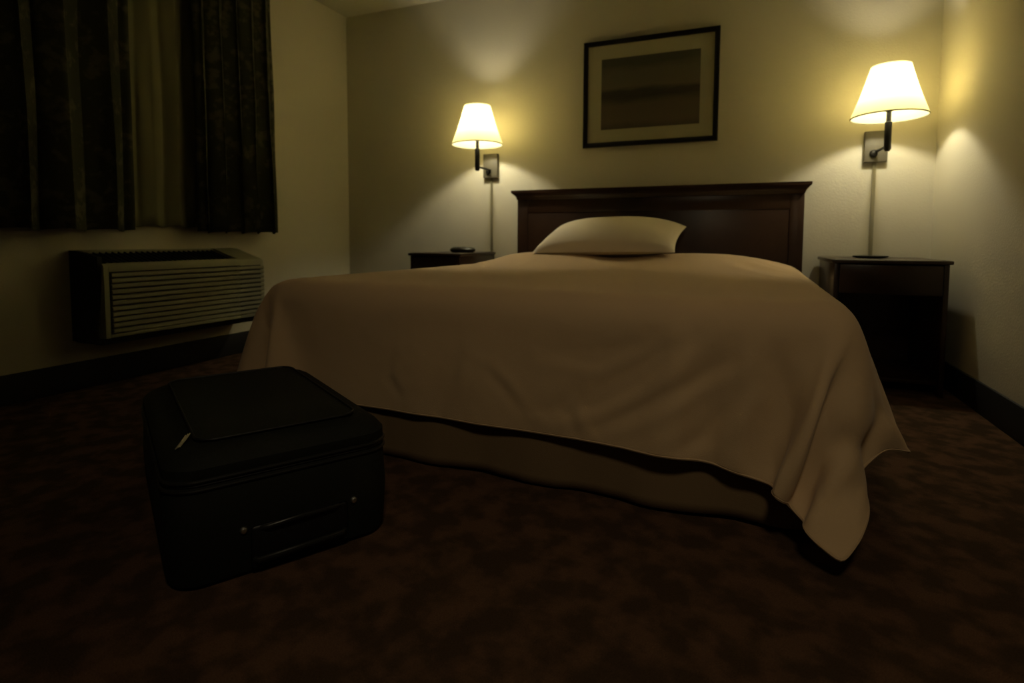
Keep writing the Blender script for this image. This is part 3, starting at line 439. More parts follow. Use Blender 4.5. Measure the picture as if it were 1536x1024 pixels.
    -24,0,0,0,0,0,0,0,0,-1,0,0,0,-1,-1,0,-2,-3,-5,0,1,0,1,0,0,1,1,1,1,0,1,0,-1,0,-1,0,0,0,-1,0,0,0,0,0,-1,0,0,0,0,0,-1,1,0,1,1,1,0,0,0,0,-2,-1,-1,-1,-1,-2,-3,-3,-3,-1,2,3,7,4,2,2,0,0,1,0,1,0,0,1,0,0,1,
    -55,0,0,0,0,0,0,-1,0,0,0,0,0,0,0,-2,-2,-2,-3,0,2,1,2,0,0,0,1,2,0,1,0,0,-1,0,-1,-1,-1,0,-1,0,0,0,0,0,0,0,1,0,0,0,0,0,0,2,1,0,0,0,0,0,-2,-1,-1,-1,-3,-2,-3,-4,-3,-3,3,5,4,4,3,1,0,0,1,0,0,1,0,0,1,0,1,
    -86,0,0,0,-1,0,0,0,0,0,0,0,0,0,0,-1,-1,-3,-2,0,2,1,1,0,0,1,1,1,0,0,1,0,0,-1,-1,0,-1,-1,-1,-1,0,0,0,0,0,1,0,0,1,0,0,0,1,1,0,1,0,0,0,-1,0,-1,-1,-2,-1,-1,-2,-4,-5,-2,2,3,4,4,2,0,1,0,0,1,0,1,0,0,1,0,1,
    -117,-1,0,0,0,0,0,0,0,0,0,0,0,0,-1,0,0,-1,-2,-1,1,1,0,1,0,0,1,1,0,1,0,0,0,-1,0,-1,0,-1,0,-1,-1,0,-1,0,0,1,0,0,1,0,1,0,0,1,1,0,0,0,0,0,-1,-1,-1,-1,-1,0,-1,-1,-1,-1,0,0,1,1,2,0,1,0,0,1,0,0,1,0,1,0,0,
    -149,0,0,0,0,0,0,0,0,0,0,0,0,-1,0,0,0,-1,0,-1,0,0,1,0,0,1,0,1,0,0,1,0,0,-1,0,0,-1,0,0,-1,0,0,-1,0,-1,0,0,0,1,0,1,0,1,0,0,1,0,0,0,-1,0,-1,-1,-1,-1,0,0,-1,0,0,0,0,0,0,0,1,1,0,0,1,0,0,1,0,0,1,0,
    -180,0,0,0,0,0,0,0,0,0,0,0,-1,0,0,0,0,-1,0,0,0,-1,1,0,0,0,1,0,1,0,0,0,0,0,0,-1,0,0,0,0,-1,0,0,0,-1,0,0,0,0,0,1,0,0,1,0,0,0,0,0,0,-1,0,-1,-1,-1,0,0,-1,0,0,0,0,0,0,0,1,0,1,0,0,1,0,1,0,0,1,0,
    -211,0,0,0,0,0,0,0,0,0,-1,0,0,0,0,0,0,-1,0,0,-1,0,0,1,0,0,1,0,0,1,0,0,0,0,0,-1,0,0,0,0,-1,0,0,0,0,-1,0,0,0,0,1,0,0,0,1,0,0,0,0,0,-1,-1,0,-1,-1,0,-1,0,0,0,0,0,0,0,0,1,0,1,0,0,1,0,0,1,0,1,0,
    -242,0,0,0,0,0,0,0,-1,0,0,0,0,0,0,0,-1,0,0,0,-1,0,0,0,1,0,0,1,0,0,0,1,0,-1,0,0,0,0,-1,0,0,0,0,0,0,0,0,0,-1,0,0,1,0,0,0,0,1,0,-1,0,0,-1,-1,0,-1,0,-1,0,0,0,0,0,0,0,0,1,0,0,1,0,0,1,0,1,0,1,0,
    -273,0,0,0,0,0,-1,0,0,0,0,0,0,0,0,0,-1,0,0,-1,0,0,0,0,0,1,0,0,1,0,0,0,0,0,0,0,0,-1,0,0,0,0,0,0,0,0,0,-1,0,0,0,0,1,0,0,0,0,0,0,0,-1,0,-1,-1,0,-1,0,0,0,0,0,0,0,0,0,1,0,0,1,0,0,1,0,0,1,0,1,
    -304,0,0,0,-1,0,0,0,0,0,0,0,0,0,0,-1,0,0,0,-1,0,0,0,0,0,0,1,0,0,1,0,0,0,0,0,-1,0,0,0,0,0,0,0,0,0,0,0,-1,0,0,0,0,0,0,0,1,0,0,0,-1,0,-1,0,-1,0,-1,0,0,0,0,0,0,0,0,0,0,1,0,0,1,0,1,0,0,1,0,1,
    -335,0,0,-1,0,0,0,0,0,0,0,0,0,0,0,-1,0,0,-1,0,0,0,0,0,0,0,0,1,0,0,0,0,1,-1,0,0,0,0,0,0,0,1,-1,0,0,0,-1,0,0,0,0,0,0,0,0,0,0,0,0,0,0,-1,0,-1,0,-1,0,0,0,0,0,0,0,0,0,0,1,0,0,1,0,0,1,0,1,0,1,
    -366,0,-1,0,0,0,0,0,0,0,0,0,0,0,-1,0,0,0,-1,0,0,0,-1,1,0,0,0,0,1,0,0,0,0,0,0,0,0,0,0,0,0,1,0,0,-1,0,0,-1,0,0,0,0,0,0,0,0,0,0,0,0,-1,0,-1,0,-1,0,0,0,-1,0,1,0,0,0,0,0,0,1,0,0,1,0,1,0,0,1,0,
    -397,-1,0,0,0,0,0,0,0,0,0,0,0,-1,0,0,0,0,-1,0,0,0,0,0,0,0,0,0,1,0,0,0,0,0,0,0,0,0,0,0,0,1,0,0,0,0,-1,0,-1,0,0,-1,0,1,0,0,0,0,0,-1,0,0,-1,0,-1,0,0,0,-1,0,0,0,1,0,0,0,0,1,0,0,1,0,0,1,0,1,0,
    -429,0,0,0,0,0,0,0,0,-1,0,0,0,0,0,0,0,0,-1,0,0,0,0,0,0,0,0,0,1,0,0,0,0,0,0,0,0,0,0,1,0,0,0,0,0,0,0,-1,0,-1,0,0,0,0,0,0,0,0,0,-1,0,0,-1,0,0,-1,0,0,0,-1,0,0,0,1,0,0,0,1,0,0,1,0,0,1,0,1,0,
    -460,0,0,0,0,0,0,-1,0,0,0,0,0,0,0,0,0,0,0,0,0,0,0,0,0,0,0,0,0,0,0,1,0,0,0,0,0,0,0,0,0,0,0,0,0,0,0,0,-1,0,0,-1,0,0,0,0,0,0,0,0,-1,0,0,-1,0,-1,0,0,0,-1,0,0,0,0,1,0,0,0,1,0,0,1,0,1,0,0,1,
    -491,0,0,0,-1,0,0,0,0,0,0,0,0,0,0,0,0,0,0,0,0,0,0,0,0,0,0,0,1,0,0,0,0,0,0,0,0,0,0,0,1,0,0,0,0,-1,0,0,0,0,-1,0,0,0,0,0,-1,0,0,0,0,-1,0,0,-1,0,-1,0,0,0,-1,0,0,0,1,0,0,0,1,0,0,1,0,0,1,0,1,
    -522,0,0,-1,0,0,0,0,0,0,0,0,0,0,0,0,0,1,0,0,-1,1,0,0,0,0,0,0,0,0,0,1,0,0,0,0,0,0,0,0,0,0,0,0,0,0,0,0,-1,0,0,0,-1,0,0,0,0,0,-1,0,0,-1,0,0,0,-1,-1,0,0,-1,0,0,0,0,0,1,0,0,0,1,0,0,1,0,1,0,1,
    -553,-1,0,0,0,0,0,0,0,0,0,0,0,0,0,0,0,0,0,1,0,0,0,0,0,0,0,0,0,1,0,0,0,0,0,0,0,0,0,0,0,0,0,0,0,0,0,0,0,0,-1,0,0,0,-1,0,0,0,0,-1,0,-1,0,0,0,-1,0,-1,-1,0,0,0,0,0,0,1,0,0,0,1,0,0,1,0,0,1,0,
    -585,0,0,0,0,0,0,0,0,0,0,0,0,0,0,0,0,0,1,0,0,0,0,0,0,0,1,0,0,0,0,0,0,0,0,0,0,0,0,0,0,0,0,0,0,0,0,0,0,0,0,-1,0,0,0,-1,0,0,0,0,-1,0,-1,-1,0,0,0,-1,-1,0,0,0,0,0,0,0,1,0,0,0,1,0,0,1,0,1,0,
    -616,0,0,0,0,0,0,0,0,0,0,0,0,0,0,0,0,0,1,0,0,0,0,1,0,0,0,0,0,0,0,0,0,0,0,0,1,-1,0,0,0,0,0,0,0,0,0,0,0,0,0,0,-1,0,0,0,-1,0,0,0,-1,0,-1,-1,0,0,0,-1,0,-1,0,0,0,0,0,0,0,1,0,0,1,0,0,1,0,1,0,
    -647,0,0,0,0,0,0,0,0,0,0,0,0,0,0,0,0,0,1,0,0,0,0,1,0,0,0,0,0,0,0,0,0,1,0,0,0,0,0,-1,0,0,0,0,0,0,0,0,0,0,0,0,-1,0,0,0,-1,0,0,0,-1,0,-1,-1,0,0,0,0,-1,-1,0,0,0,0,0,0,0,1,0,0,0,1,0,0,1,0,1,
    -678,0,0,0,0,-1,0,0,0,0,0,0,0,1,0,0,0,0,1,0,0,0,0,1,0,0,0,0,0,0,0,0,0,1,0,0,0,0,-1,0,0,0,0,0,0,0,0,0,0,0,0,0,-1,0,0,0,-1,0,0,0,-1,0,-1,-1,0,0,0,-1,0,0,-1,0,0,0,0,0,0,0,1,0,0,1,0,0,1,0,1,
    -709,-1,0,0,0,0,0,0,0,0,0,0,0,0,0,1,0,0,0,1,0,0,0,0,1,0,0,0,0,0,0,0,0,1,0,0,0,-1,0,0,0,0,0,0,0,0,0,0,0,0,0,0,-1,0,0,0,-1,0,0,0,-1,0,-1,0,-1,0,-1,0,0,0,-1,0,0,0,0,0,0,0,0,1,0,0,1,0,1,0,0,
    -741,0,0,0,0,0,0,0,0,0,0,0,0,0,0,1,0,0,0,0,1,0,0,0,0,1,0,0,0,0,0,0,0,0,0,0,0,0,0,0,0,0,0,0,0,0,0,0,0,0,-1,0,0,0,0,0,-1,0,0,-1,0,0,-1,0,-1,-1,0,0,0,-1,0,0,0,0,0,0,0,0,0,1,0,0,1,0,0,1,0,
    -772,0,0,0,0,0,0,0,0,0,0,0,0,0,0,0,1,0,0,0,1,0,0,0,0,0,1,0,0,0,0,0,0,0,0,0,0,0,0,0,0,0,0,0,0,0,-1,0,0,0,0,0,0,0,0,0,-1,0,0,-1,0,0,-1,0,-1,-1,0,0,0,-1,0,0,0,0,0,0,0,0,0,0,1,0,0,1,0,1,0,
    -803,0,0,0,0,0,0,0,0,0,0,0,0,0,0,0,0,1,0,0,0,1,0,0,0,0,0,1,0,0,0,0,0,0,0,0,0,0,0,0,0,0,0,-1,0,0,0,0,0,0,0,0,0,0,0,-1,0,0,0,-1,0,-1,0,0,-1,-1,0,0,-1,0,0,0,-1,0,0,0,1,0,0,0,1,0,0,1,0,0,1,
    -834,0,0,0,0,0,0,0,0,0,0,0,0,0,0,0,0,0,1,0,0,0,1,0,0,0,0,0,0,1,0,0,0,0,0,0,0,0,0,0,0,-1,0,0,0,0,0,0,0,0,0,0,0,-1,0,0,0,0,-1,0,0,-1,0,0,-1,-1,0,-1,0,0,0,-1,0,0,0,0,0,1,0,0,0,1,0,0,1,0,1,
    -866,0,0,0,0,0,0,0,0,0,0,1,0,0,0,0,0,0,1,0,0,0,0,0,1,0,0,0,0,0,0,1,0,0,0,0,0,0,-1,0,0,0,0,0,0,0,0,0,0,0,0,-1,0,0,0,0,0,-1,0,0,-1,0,0,-1,0,-1,0,-1,0,0,-1,0,0,0,0,0,0,0,1,0,0,0,1,0,1,0,0,
    -897,0,0,0,0,0,0,0,0,0,0,0,0,1,0,0,0,0,0,1,0,0,0,0,0,1,0,0,0,0,0,0,0,0,0,0,0,0,0,0,0,0,0,0,0,0,0,0,0,-1,0,0,0,0,0,0,-1,0,0,0,-1,0,-1,0,0,-1,-1,0,0,-1,0,0,0,0,0,0,0,0,1,0,0,0,1,0,0,1,0,
    -928,0,0,0,0,0,0,0,0,0,0,0,0,0,0,1,0,0,0,0,1,0,0,0,0,0,0,1,0,0,0,0,0,0,0,0,0,0,0,0,0,0,0,0,0,-1,0,0,0,0,0,0,0,0,0,-1,0,0,0,-1,0,0,-1,0,-1,0,-1,0,0,-1,0,0,0,0,0,0,0,0,0,1,0,0,0,1,0,1,0,
    -959,0,0,0,0,0,0,0,0,0,0,0,0,0,0,0,1,0,0,0,0,0,1,0,0,0,0,0,1,0,0,0,0,0,0,0,0,0,0,0,0,0,0,-1,0,0,0,0,0,0,0,0,0,0,-1,0,0,0,-1,0,0,-1,0,-1,0,0,-1,0,-1,0,0,0,0,0,0,0,0,0,0,0,1,0,0,1,0,0,1,
    -990,0,0,0,0,0,0,0,0,0,0,0,0,0,0,0,0,1,0,0,0,0,0,1,0,0,0,0,0,0,1,0,0,0,0,0,0,0,0,0,-1,0,0,0,0,0,0,0,0,0,0,0,-1,0,0,0,0,-1,0,0,-1,0,0,-1,0,-1,0,0,-1,0,0,0,-1,0,0,1,0,0,0,0,0,1,0,0,1,0,0,
    -1022,0,0,0,0,1,0,0,0,0,0,0,0,0,0,0,0,0,1,0,0,0,0,0,1,0,0,0,0,0,0,0,0,0,1,0,0,-1,0,0,0,0,0,0,0,0,0,0,0,0,-1,0,0,0,0,0,-1,0,0,0,-1,0,-1,0,0,-1,0,-1,0,0,-1,0,0,0,0,0,0,1,0,0,0,1,0,0,0,1,0,
    -1053,0,0,0,0,0,0,0,0,0,0,1,0,0,0,0,0,0,0,1,0,0,0,0,0,0,1,0,0,0,0,0,0,0,0,0,0,0,0,0,0,0,0,0,0,0,0,0,-1,0,0,0,0,0,0,-1,0,0,0,-1,0,0,-1,0,-1,0,-1,0,0,-1,0,0,0,0,0,0,0,0,1,0,0,0,1,0,0,1,0,
    -1084,0,0,0,0,0,0,0,0,0,0,0,0,1,0,0,0,0,0,0,0,1,0,0,0,0,0,0,1,0,0,0,0,0,0,0,0,0,0,0,0,0,0,0,0,-1,0,0,0,0,0,0,0,0,-1,0,0,0,-1,0,0,-1,0,-1,0,0,-1,0,-1,0,0,0,0,0,0,0,0,0,0,1,0,0,0,1,0,0,1,
    -1115,0,0,0,0,0,0,0,0,0,0,0,0,0,0,1,0,0,0,0,0,0,1,0,0,0,0,0,0,0,1,0,0,0,0,0,0,0,0,0,0,0,0,-1,0,0,0,0,0,0,0,0,-1,0,0,0,0,-1,0,0,-1,0,0,-1,0,-1,0,0,-1,0,0,0,0,0,0,0,0,0,0,0,1,0,0,1,0,0,1,
    -1146,0,0,0,0,0,0,0,0,0,0,0,0,0,0,0,1,0,0,0,0,0,0,1,0,0,0,0,0,0,0,0,0,1,0,0,0,0,0,0,-1,0,0,0,0,0,0,0,0,0,0,-1,0,0,0,0,-1,0,0,0,-1,0,-1,0,0,-1,0,-1,0,0,0,-1,0,0,0,1,0,0,0,0,0,1,0,0,1,0,0,
    -1178,0,1,0,0,0,0,0,0,0,0,0,0,0,0,0,0,0,1,0,0,0,0,0,0,1,0,0,0,0,0,0,0,0,0,0,0,0,0,0,0,0,0,0,0,0,0,0,0,-1,0,0,0,0,0,-1,0,0,0,-1,0,0,-1,0,-1,0,-1,0,0,-1,0,0,0,0,0,0,1,0,0,0,0,1,0,0,0,1,0,
    -1209,0,0,0,0,0,1,0,0,0,0,0,0,0,0,0,0,0,0,1,0,0,0,0,0,0,0,1,0,0,0,0,0,0,0,0,0,0,0,0,0,0,0,0,0,0,0,0,-1,0,0,0,0,0,-1,0,0,0,-1,0,0,-1,0,-1,0,0,-1,0,-1,0,0,0,0,0,0,0,0,0,1,0,0,0,1,0,0,1,0,
    -1240,0,0,0,0,0,0,0,0,0,0,1,0,0,0,0,0,0,0,0,0,1,0,0,0,0,0,0,0,1,0,0,0,0,0,0,0,0,0,0,0,0,0,0,0,-1,0,0,0,0,0,0,0,-1,0,0,0,-1,0,0,-1,0,0,-1,0,-1,0,0,-1,0,0,0,0,0,0,0,0,0,0,1,0,0,0,1,0,0,1,
    -1271,0,0,0,0,0,0,0,0,0,0,0,0,1,0,0,0,0,0,0,0,0,1,0,0,0,0,0,0,0,0,1,0,0,0,0,0,0,0,0,0,0,0,-1,0,0,0,0,0,0,0,0,-1,0,0,0,0,-1,0,0,-1,0,-1,0,0,-1,0,-1,0,0,0,-1,0,0,1,0,0,0,0,0,1,0,0,0,1,0,0,
    -1302,0,0,0,0,0,0,0,0,0,0,0,0,0,0,1,0,0,0,0,0,0,0,0,1,0,0,0,0,0,0,0,0,0,0,1,0,0,0,-1,0,0,0,0,0,0,0,0,0,0,0,-1,0,0,0,0,-1,0,0,-1,0,0,-1,0,-1,0,-1,0,0,-1,0,0,0,0,0,1,0,0,0,0,1,0,0,0,1,0,0,
    -1334,0,1,0,0,0,0,0,0,0,0,0,0,0,0,0,0,1,0,0,0,0,0,0,0,0,1,0,0,0,0,0,0,0,0,0,0,0,0,0,0,0,0,0,0,0,0,0,0,0,-1,0,0,0,0,-1,0,0,0,-1,0,-1,0,-1,0,0,-1,0,-1,0,0,0,0,0,0,0,0,1,0,0,0,1,0,0,0,1,0,
    -1365,0,0,0,1,0,0,0,0,0,0,0,0,0,0,0,0,0,0,1,0,0,0,0,0,0,0,1,0,0,0,0,0,0,0,0,0,0,0,0,0,0,0,0,0,0,0,0,-1,0,0,0,0,0,-1,0,0,0,-1,0,0,-1,0,-1,0,-1,0,-1,0,0,0,0,0,0,0,0,0,0,1,0,0,0,1,0,0,1,0,
    -1396,0,0,0,0,0,1,0,0,0,0,0,0,0,0,0,0,0,0,0,0,1,0,0,0,0,0,0,0,0,1,0,0,0,0,0,0,0,0,0,0,0,0,0,0,0,-1,0,0,0,0,0,0,-1,0,0,0,-1,0,0,-1,0,-1,0,0,-1,0,-1,0,0,-1,0,0,0,1,0,0,0,1,0,0,0,0,1,0,0,1,
    -1427,0,0,0,0,0,0,0,0,0,0,1,0,0,0,0,0,0,0,0,0,0,1,0,0,0,0,0,0,0,0,0,0,1,0,0,0,0,0,0,0,0,0,-1,0,0,0,0,0,0,0,0,-1,0,0,0,0,-1,0,0,-1,0,-1,0,-1,0,-1,0,-1,0,0,0,0,0,0,1,0,0,0,1,0,0,0,1,0,0,0,
    -1458,0,0,0,0,0,0,0,0,0,0,0,0,0,1,0,0,0,0,0,0,0,0,0,1,0,0,0,0,0,0,0,0,0,0,0,0,0,0,0,0,0,0,0,0,0,0,0,0,0,0,-1,0,0,0,0,-1,0,0,-1,0,0,-1,0,-1,0,-1,0,-1,0,0,0,0,0,0,0,1,0,0,0,1,0,0,0,1,0,0,
    -1489,0,0,0,0,0,0,0,0,0,0,0,0,0,0,0,0,1,0,0,0,0,0,0,0,0,1,0,0,0,0,0,0,0,0,0,0,0,0,0,0,0,0,0,0,0,0,0,0,0,-1,0,0,0,0,-1,0,0,0,-1,0,-1,0,-1,0,-1,0,-1,0,0,-1,0,0,1,0,0,0,1,0,0,0,1,0,0,0,1,0,
    -1521,0,1,0,0,0,0,0,0,0,0,0,0,0,0,0,0,0,0,1,0,0,0,0,0,0,0,0,1,0,0,0,0,0,0,0,0,0,0,0,0,0,0,0,0,0,0,0,-1,0,0,0,0,0,-1,0,0,0,-1,0,0,-1,0,-1,0,-1,0,-1,0,-1,0,0,0,0,1,0,0,1,0,0,0,1,0,0,0,1,0,
    -1552,0,0,0,1,0,0,0,0,0,0,0,0,0,0,0,0,0,0,0,0,1,0,0,0,0,0,0,0,0,1,0,0,0,0,0,0,0,0,0,0,0,0,0,0,0,0,-1,0,0,0,0,0,0,-1,0,0,-1,0,0,-1,0,-1,0,-1,0,-1,0,-1,0,0,0,0,0,0,1,0,0,1,0,0,0,1,0,0,0,1,
    -1583,0,0,0,0,0,1,0,0,0,0,0,0,0,0,0,0,0,0,0,0,0,1,0,0,0,0,0,0,0,0,0,0,1,0,0,0,0,0,0,0,0,0,0,-1,0,0,0,0,0,0,0,0,-1,0,0,0,-1,0,0,-1,0,-1,0,-1,0,-1,0,-1,0,-1,0,1,0,0,0,1,0,0,1,0,0,1,0,0,0,0,
    -1614,0,0,0,0,0,0,0,0,1,0,0,0,0,0,0,0,0,0,0,0,0,0,0,1,0,0,0,0,0,0,0,0,0,0,0,0,0,0,0,0,0,0,0,0,0,0,0,0,0,0,0,-1,0,0,0,-1,0,0,-1,0,0,-1,0,-1,-1,0,-1,0,-1,0,0,0,0,1,0,1,0,0,1,0,0,0,1,0,0,0,
    -1645,0,0,0,0,0,0,0,0,0,0,0,0,0,0,0,0,1,0,0,0,0,0,0,0,1,0,0,0,0,0,0,0,0,0,0,0,0,0,0,0,0,0,0,0,0,0,0,0,0,0,-1,0,0,0,0,-1,0,0,-1,0,-1,0,-1,0,-1,0,-1,-1,0,0,0,0,0,1,0,0,1,0,0,1,0,0,0,1,0,0,
    -1676,0,0,0,0,0,0,0,0,0,0,0,0,0,0,0,0,0,0,1,0,0,0,0,0,0,0,1,0,0,0,0,0,0,0,0,0,0,0,0,0,0,0,0,0,0,0,0,0,-1,0,0,0,0,0,-1,0,0,0,-1,0,-1,0,-1,0,-1,-1,0,-1,0,-1,0,0,1,0,1,0,1,0,0,1,0,0,0,0,0,1,
    -1707,0,0,0,0,0,0,0,0,0,0,0,0,0,0,0,0,0,0,0,0,1,0,0,0,0,0,0,0,1,0,0,0,0,0,0,0,0,0,0,0,0,0,0,0,0,0,-1,0,0,0,0,0,0,-1,0,0,0,-1,0,0,-1,0,-1,-1,0,-1,-1,0,-1,0,0,0,0,1,0,1,0,0,1,0,0,1,0,0,0,0,
    -1738,0,0,0,0,0,0,0,0,0,0,0,0,0,0,0,0,0,0,0,0,0,1,0,0,0,0,0,0,0,0,0,1,0,0,0,0,0,0,0,0,0,0,0,0,-1,0,0,0,0,0,0,0,0,-1,0,0,0,-1,0,-1,0,-1,0,-1,-1,0,-1,-1,-1,0,0,0,0,1,0,1,0,0,0,1,0,0,0,0,0,0,
    -1768,-1,0,0,0,0,0,0,0,0,0,0,0,0,0,0,0,0,0,0,0,0,0,1,0,0,0,0,0,0,0,0,0,0,0,0,0,1,0,0,-1,0,0,0,0,0,0,0,0,0,0,0,0,-1,0,0,0,-1,0,0,-1,0,-1,-1,0,-1,-1,-1,-1,-1,0,-1,0,1,0,1,0,0,0,1,0,0,1,0,0,-1,0,
    -1799,0,0,0,0,-1,0,0,0,0,0,0,0,-1,0,0,0,0,1,0,0,0,0,0,1,0,0,0,0,0,0,0,0,0,0,0,0,0,0,0,0,0,0,0,0,0,0,0,0,0,0,-1,0,0,0,0,0,-1,0,0,-1,0,-1,-1,-1,-1,-1,-1,-1,-1,-1,0,-1,1,0,1,0,0,1,0,0,1,0,0,0,-1,0,
    -1830,0,0,0,0,-1,0,0,0,0,0,-1,0,0,0,0,0,0,0,1,0,0,0,0,0,0,1,0,0,0,0,0,0,0,0,0,0,0,0,0,0,0,0,0,0,0,0,0,0,0,-1,0,0,0,0,0,-1,0,0,-1,0,-1,0,-1,-1,-1,-1,-2,-1,-1,-2,-1,0,0,1,1,1,0,0,1,0,1,0,0,0,1,0,
    -1861,0,0,0,0,-1,0,0,0,0,-1,0,0,0,0,0,0,0,0,0,1,0,0,0,0,0,0,0,1,0,0,0,0,0,0,0,0,0,0,0,0,0,0,0,0,0,0,0,-1,0,0,0,0,0,0,-1,0,0,0,-1,0,-1,-1,0,-2,-1,-1,-2,-1,-2,-2,-1,0,0,1,2,1,1,1,1,1,1,0,-1,2,1,0,
    -1892,0,0,0,0,0,-1,0,0,0,-1,0,0,0,0,-1,1,0,0,0,0,1,0,0,0,0,0,0,0,0,0,1,0,0,0,0,0,0,0,0,0,0,0,0,0,0,-1,0,0,0,0,0,0,0,-1,0,0,0,-1,0,0,-1,-1,-1,-1,-1,-2,-2,-2,-2,-2,-2,-1,1,2,3,2,3,2,2,3,3,1,-2,0,1,3,
    -1923,0,0,0,0,0,0,-1,0,0,-1,0,0,0,-1,0,0,1,0,0,0,0,1,0,0,0,0,0,0,0,0,0,0,0,0,1,0,0,0,0,0,0,0,-1,0,0,0,0,0,0,0,0,0,-1,0,0,0,0,-1,0,-1,0,-1,-1,-2,-1,-2,-2,-2,-3,-3,-3,-1,2,3,4,3,3,4,4,6,6,4,-2,-2,2,6,
    -1954,0,0,0,0,0,0,0,0,-1,0,-1,0,-1,0,-1,1,0,1,0,0,0,1,0,0,0,0,0,0,0,0,0,0,0,0,0,1,0,0,0,-1,0,0,0,0,0,0,0,0,0,0,0,0,-1,0,0,0,0,-1,0,0,-1,-1,-1,-2,-2,-2,-2,-3,-3,-3,-4,0,3,5,4,3,5,5,7,9,11,7,0,-2,1,5,
    -1985,0,0,0,0,1,1,1,1,0,0,0,-3,-1,-1,-1,1,0,1,0,0,0,1,0,0,0,0,0,0,0,0,0,0,0,1,0,0,0,0,0,0,0,0,-1,0,0,0,0,0,0,0,0,0,0,-1,0,0,0,-1,0,0,-1,-1,-1,-1,-2,-1,-2,-3,-2,-3,-2,-1,3,6,4,3,4,7,10,12,13,9,5,-1,0,1,
    -2012,-2,1,0,1,2,2,3,3,5,5,1,-7,-3,-5,-3,1,0,1,0,0,0,1,0,0,0,0,0,0,0,0,0,0,0,0,0,0,0,0,0,0,0,0,0,0,0,0,0,0,0,0,-1,0,0,0,0,0,0,-1,0,0,0,-1,-1,-1,-1,0,-2,-1,-1,-2,-1,-3,2,6,3,1,3,6,11,12,14,12,10,4,-1,-3,
    -2023,-1,3,4,3,5,5,5,6,4,-5,-10,-1,0,-11,-8,3,1,1,0,1,0,0,0,0,0,0,0,0,0,0,0,0,0,0,0,0,0,0,0,0,0,0,0,0,0,0,0,0,0,0,0,-1,0,0,0,0,0,-1,0,-2,0,0,1,-1,1,-1,-1,2,0,0,-4,-9,0,7,3,-1,-1,4,9,12,15,13,12,8,1,-5,
    -2008,4,5,4,5,6,4,2,-4,-12,-15,-5,7,-3,-14,-10,10,3,0,-1,-1,0,1,0,0,0,0,0,0,0,0,0,0,0,0,0,0,0,0,0,0,0,0,0,0,0,0,0,0,0,-1,0,0,0,0,1,0,0,1,-2,-7,-2,6,2,0,1,-4,0,5,1,-1,-9,-14,0,9,4,-3,-5,0,7,11,14,13,12,8,4,-3,
    -1979,5,4,5,3,1,-5,-11,-17,-18,-10,4,11,-8,-14,-13,13,7,1,-1,-2,0,1,0,1,-1,0,0,0,1,0,0,-1,0,0,0,0,1,0,0,-1,0,0,0,1,0,0,-1,0,0,0,0,0,0,0,0,1,1,-1,-4,-9,-1,9,4,0,-1,-6,2,6,1,-2,-14,-18,-1,12,8,-3,-7,-2,5,8,8,10,10,9,4,0,
    -1950,5,2,0,-5,-11,-16,-20,-19,-14,-2,10,12,-10,-20,-14,15,13,3,0,-2,-1,1,0,1,-1,0,0,0,1,0,0,-1,0,-1,0,1,1,0,0,-1,0,0,0,1,0,0,-1,0,-1,0,0,0,0,1,0,1,0,-2,-7,-9,1,11,6,0,-3,-8,4,7,1,-4,-19,-20,-3,15,12,1,-6,-3,3,2,0,4,9,8,3,1,
    -1925,0,-5,-10,-15,-19,-21,-21,-16,-7,6,15,7,-13,-23,-14,15,18,6,1,-2,-1,1,0,1,-1,0,0,1,0,0,0,-1,-1,-1,1,1,1,0,0,-1,-1,1,0,1,0,0,-1,0,-1,0,0,0,0,1,0,1,-1,-4,-9,-8,2,13,7,0,-5,-8,5,8,0,-7,-22,-22,-3,15,16,7,-5,-4,0,-5,-8,-1,7,6,3,1,
    -1913,-8,-14,-19,-20,-22,-20,-19,-11,0,14,16,2,-17,-25,-14,15,21,11,2,-1,-1,0,0,1,-1,0,0,1,0,0,0,-1,-1,-1,0,2,1,1,-1,-1,-1,0,1,1,0,0,-1,-1,0,0,0,0,0,0,1,0,-2,-7,-9,-7,4,14,8,0,-7,-7,6,7,0,-11,-25,-23,-3,16,18,11,-1,-6,-5,-11,-14,-4,5,3,-1,1,
    -1916,-17,-20,-21,-22,-21,-19,-15,-5,9,18,14,-4,-21,-25,-14,15,22,15,5,1,-1,-1,1,0,-1,0,0,1,0,0,0,-1,-2,-1,1,2,1,1,-1,-2,0,0,1,1,0,0,-1,-1,0,-1,0,0,1,0,0,-1,-4,-7,-9,-6,4,16,9,0,-9,-6,7,6,-1,-15,-27,-23,-3,15,20,14,3,-5,-10,-16,-17,-7,0,-2,-4,-1,
    -1932,-20,-22,-22,-21,-20,-18,-9,3,16,19,10,-9,-24,-26,-12,14,23,18,8,2,0,0,0,0,-1,0,0,1,0,0,0,-2,-1,-1,1,2,2,0,-1,-2,-1,1,1,1,0,0,-1,-1,-1,0,0,0,0,0,-1,-2,-4,-8,-10,-5,6,16,11,0,-10,-7,8,6,-4,-18,-28,-23,-3,14,21,16,7,-4,-11,-18,-19,-12,-5,-7,-7,-3,
    -1952,-22,-22,-21,-21,-19,-13,-2,11,19,18,6,-14,-26,-26,-12,15,23,20,11,4,1,0,0,0,-1,0,0,1,0,0,0,-2,-2,-1,1,3,2,0,-1,-2,-1,0,2,1,0,0,-1,-1,-1,0,-1,0,0,0,-2,-3,-5,-9,-9,-4,8,16,12,-1,-11,-6,9,4,-7,-21,-28,-23,-3,15,19,17,9,-3,-11,-18,-19,-15,-10,-10,-9,-7,
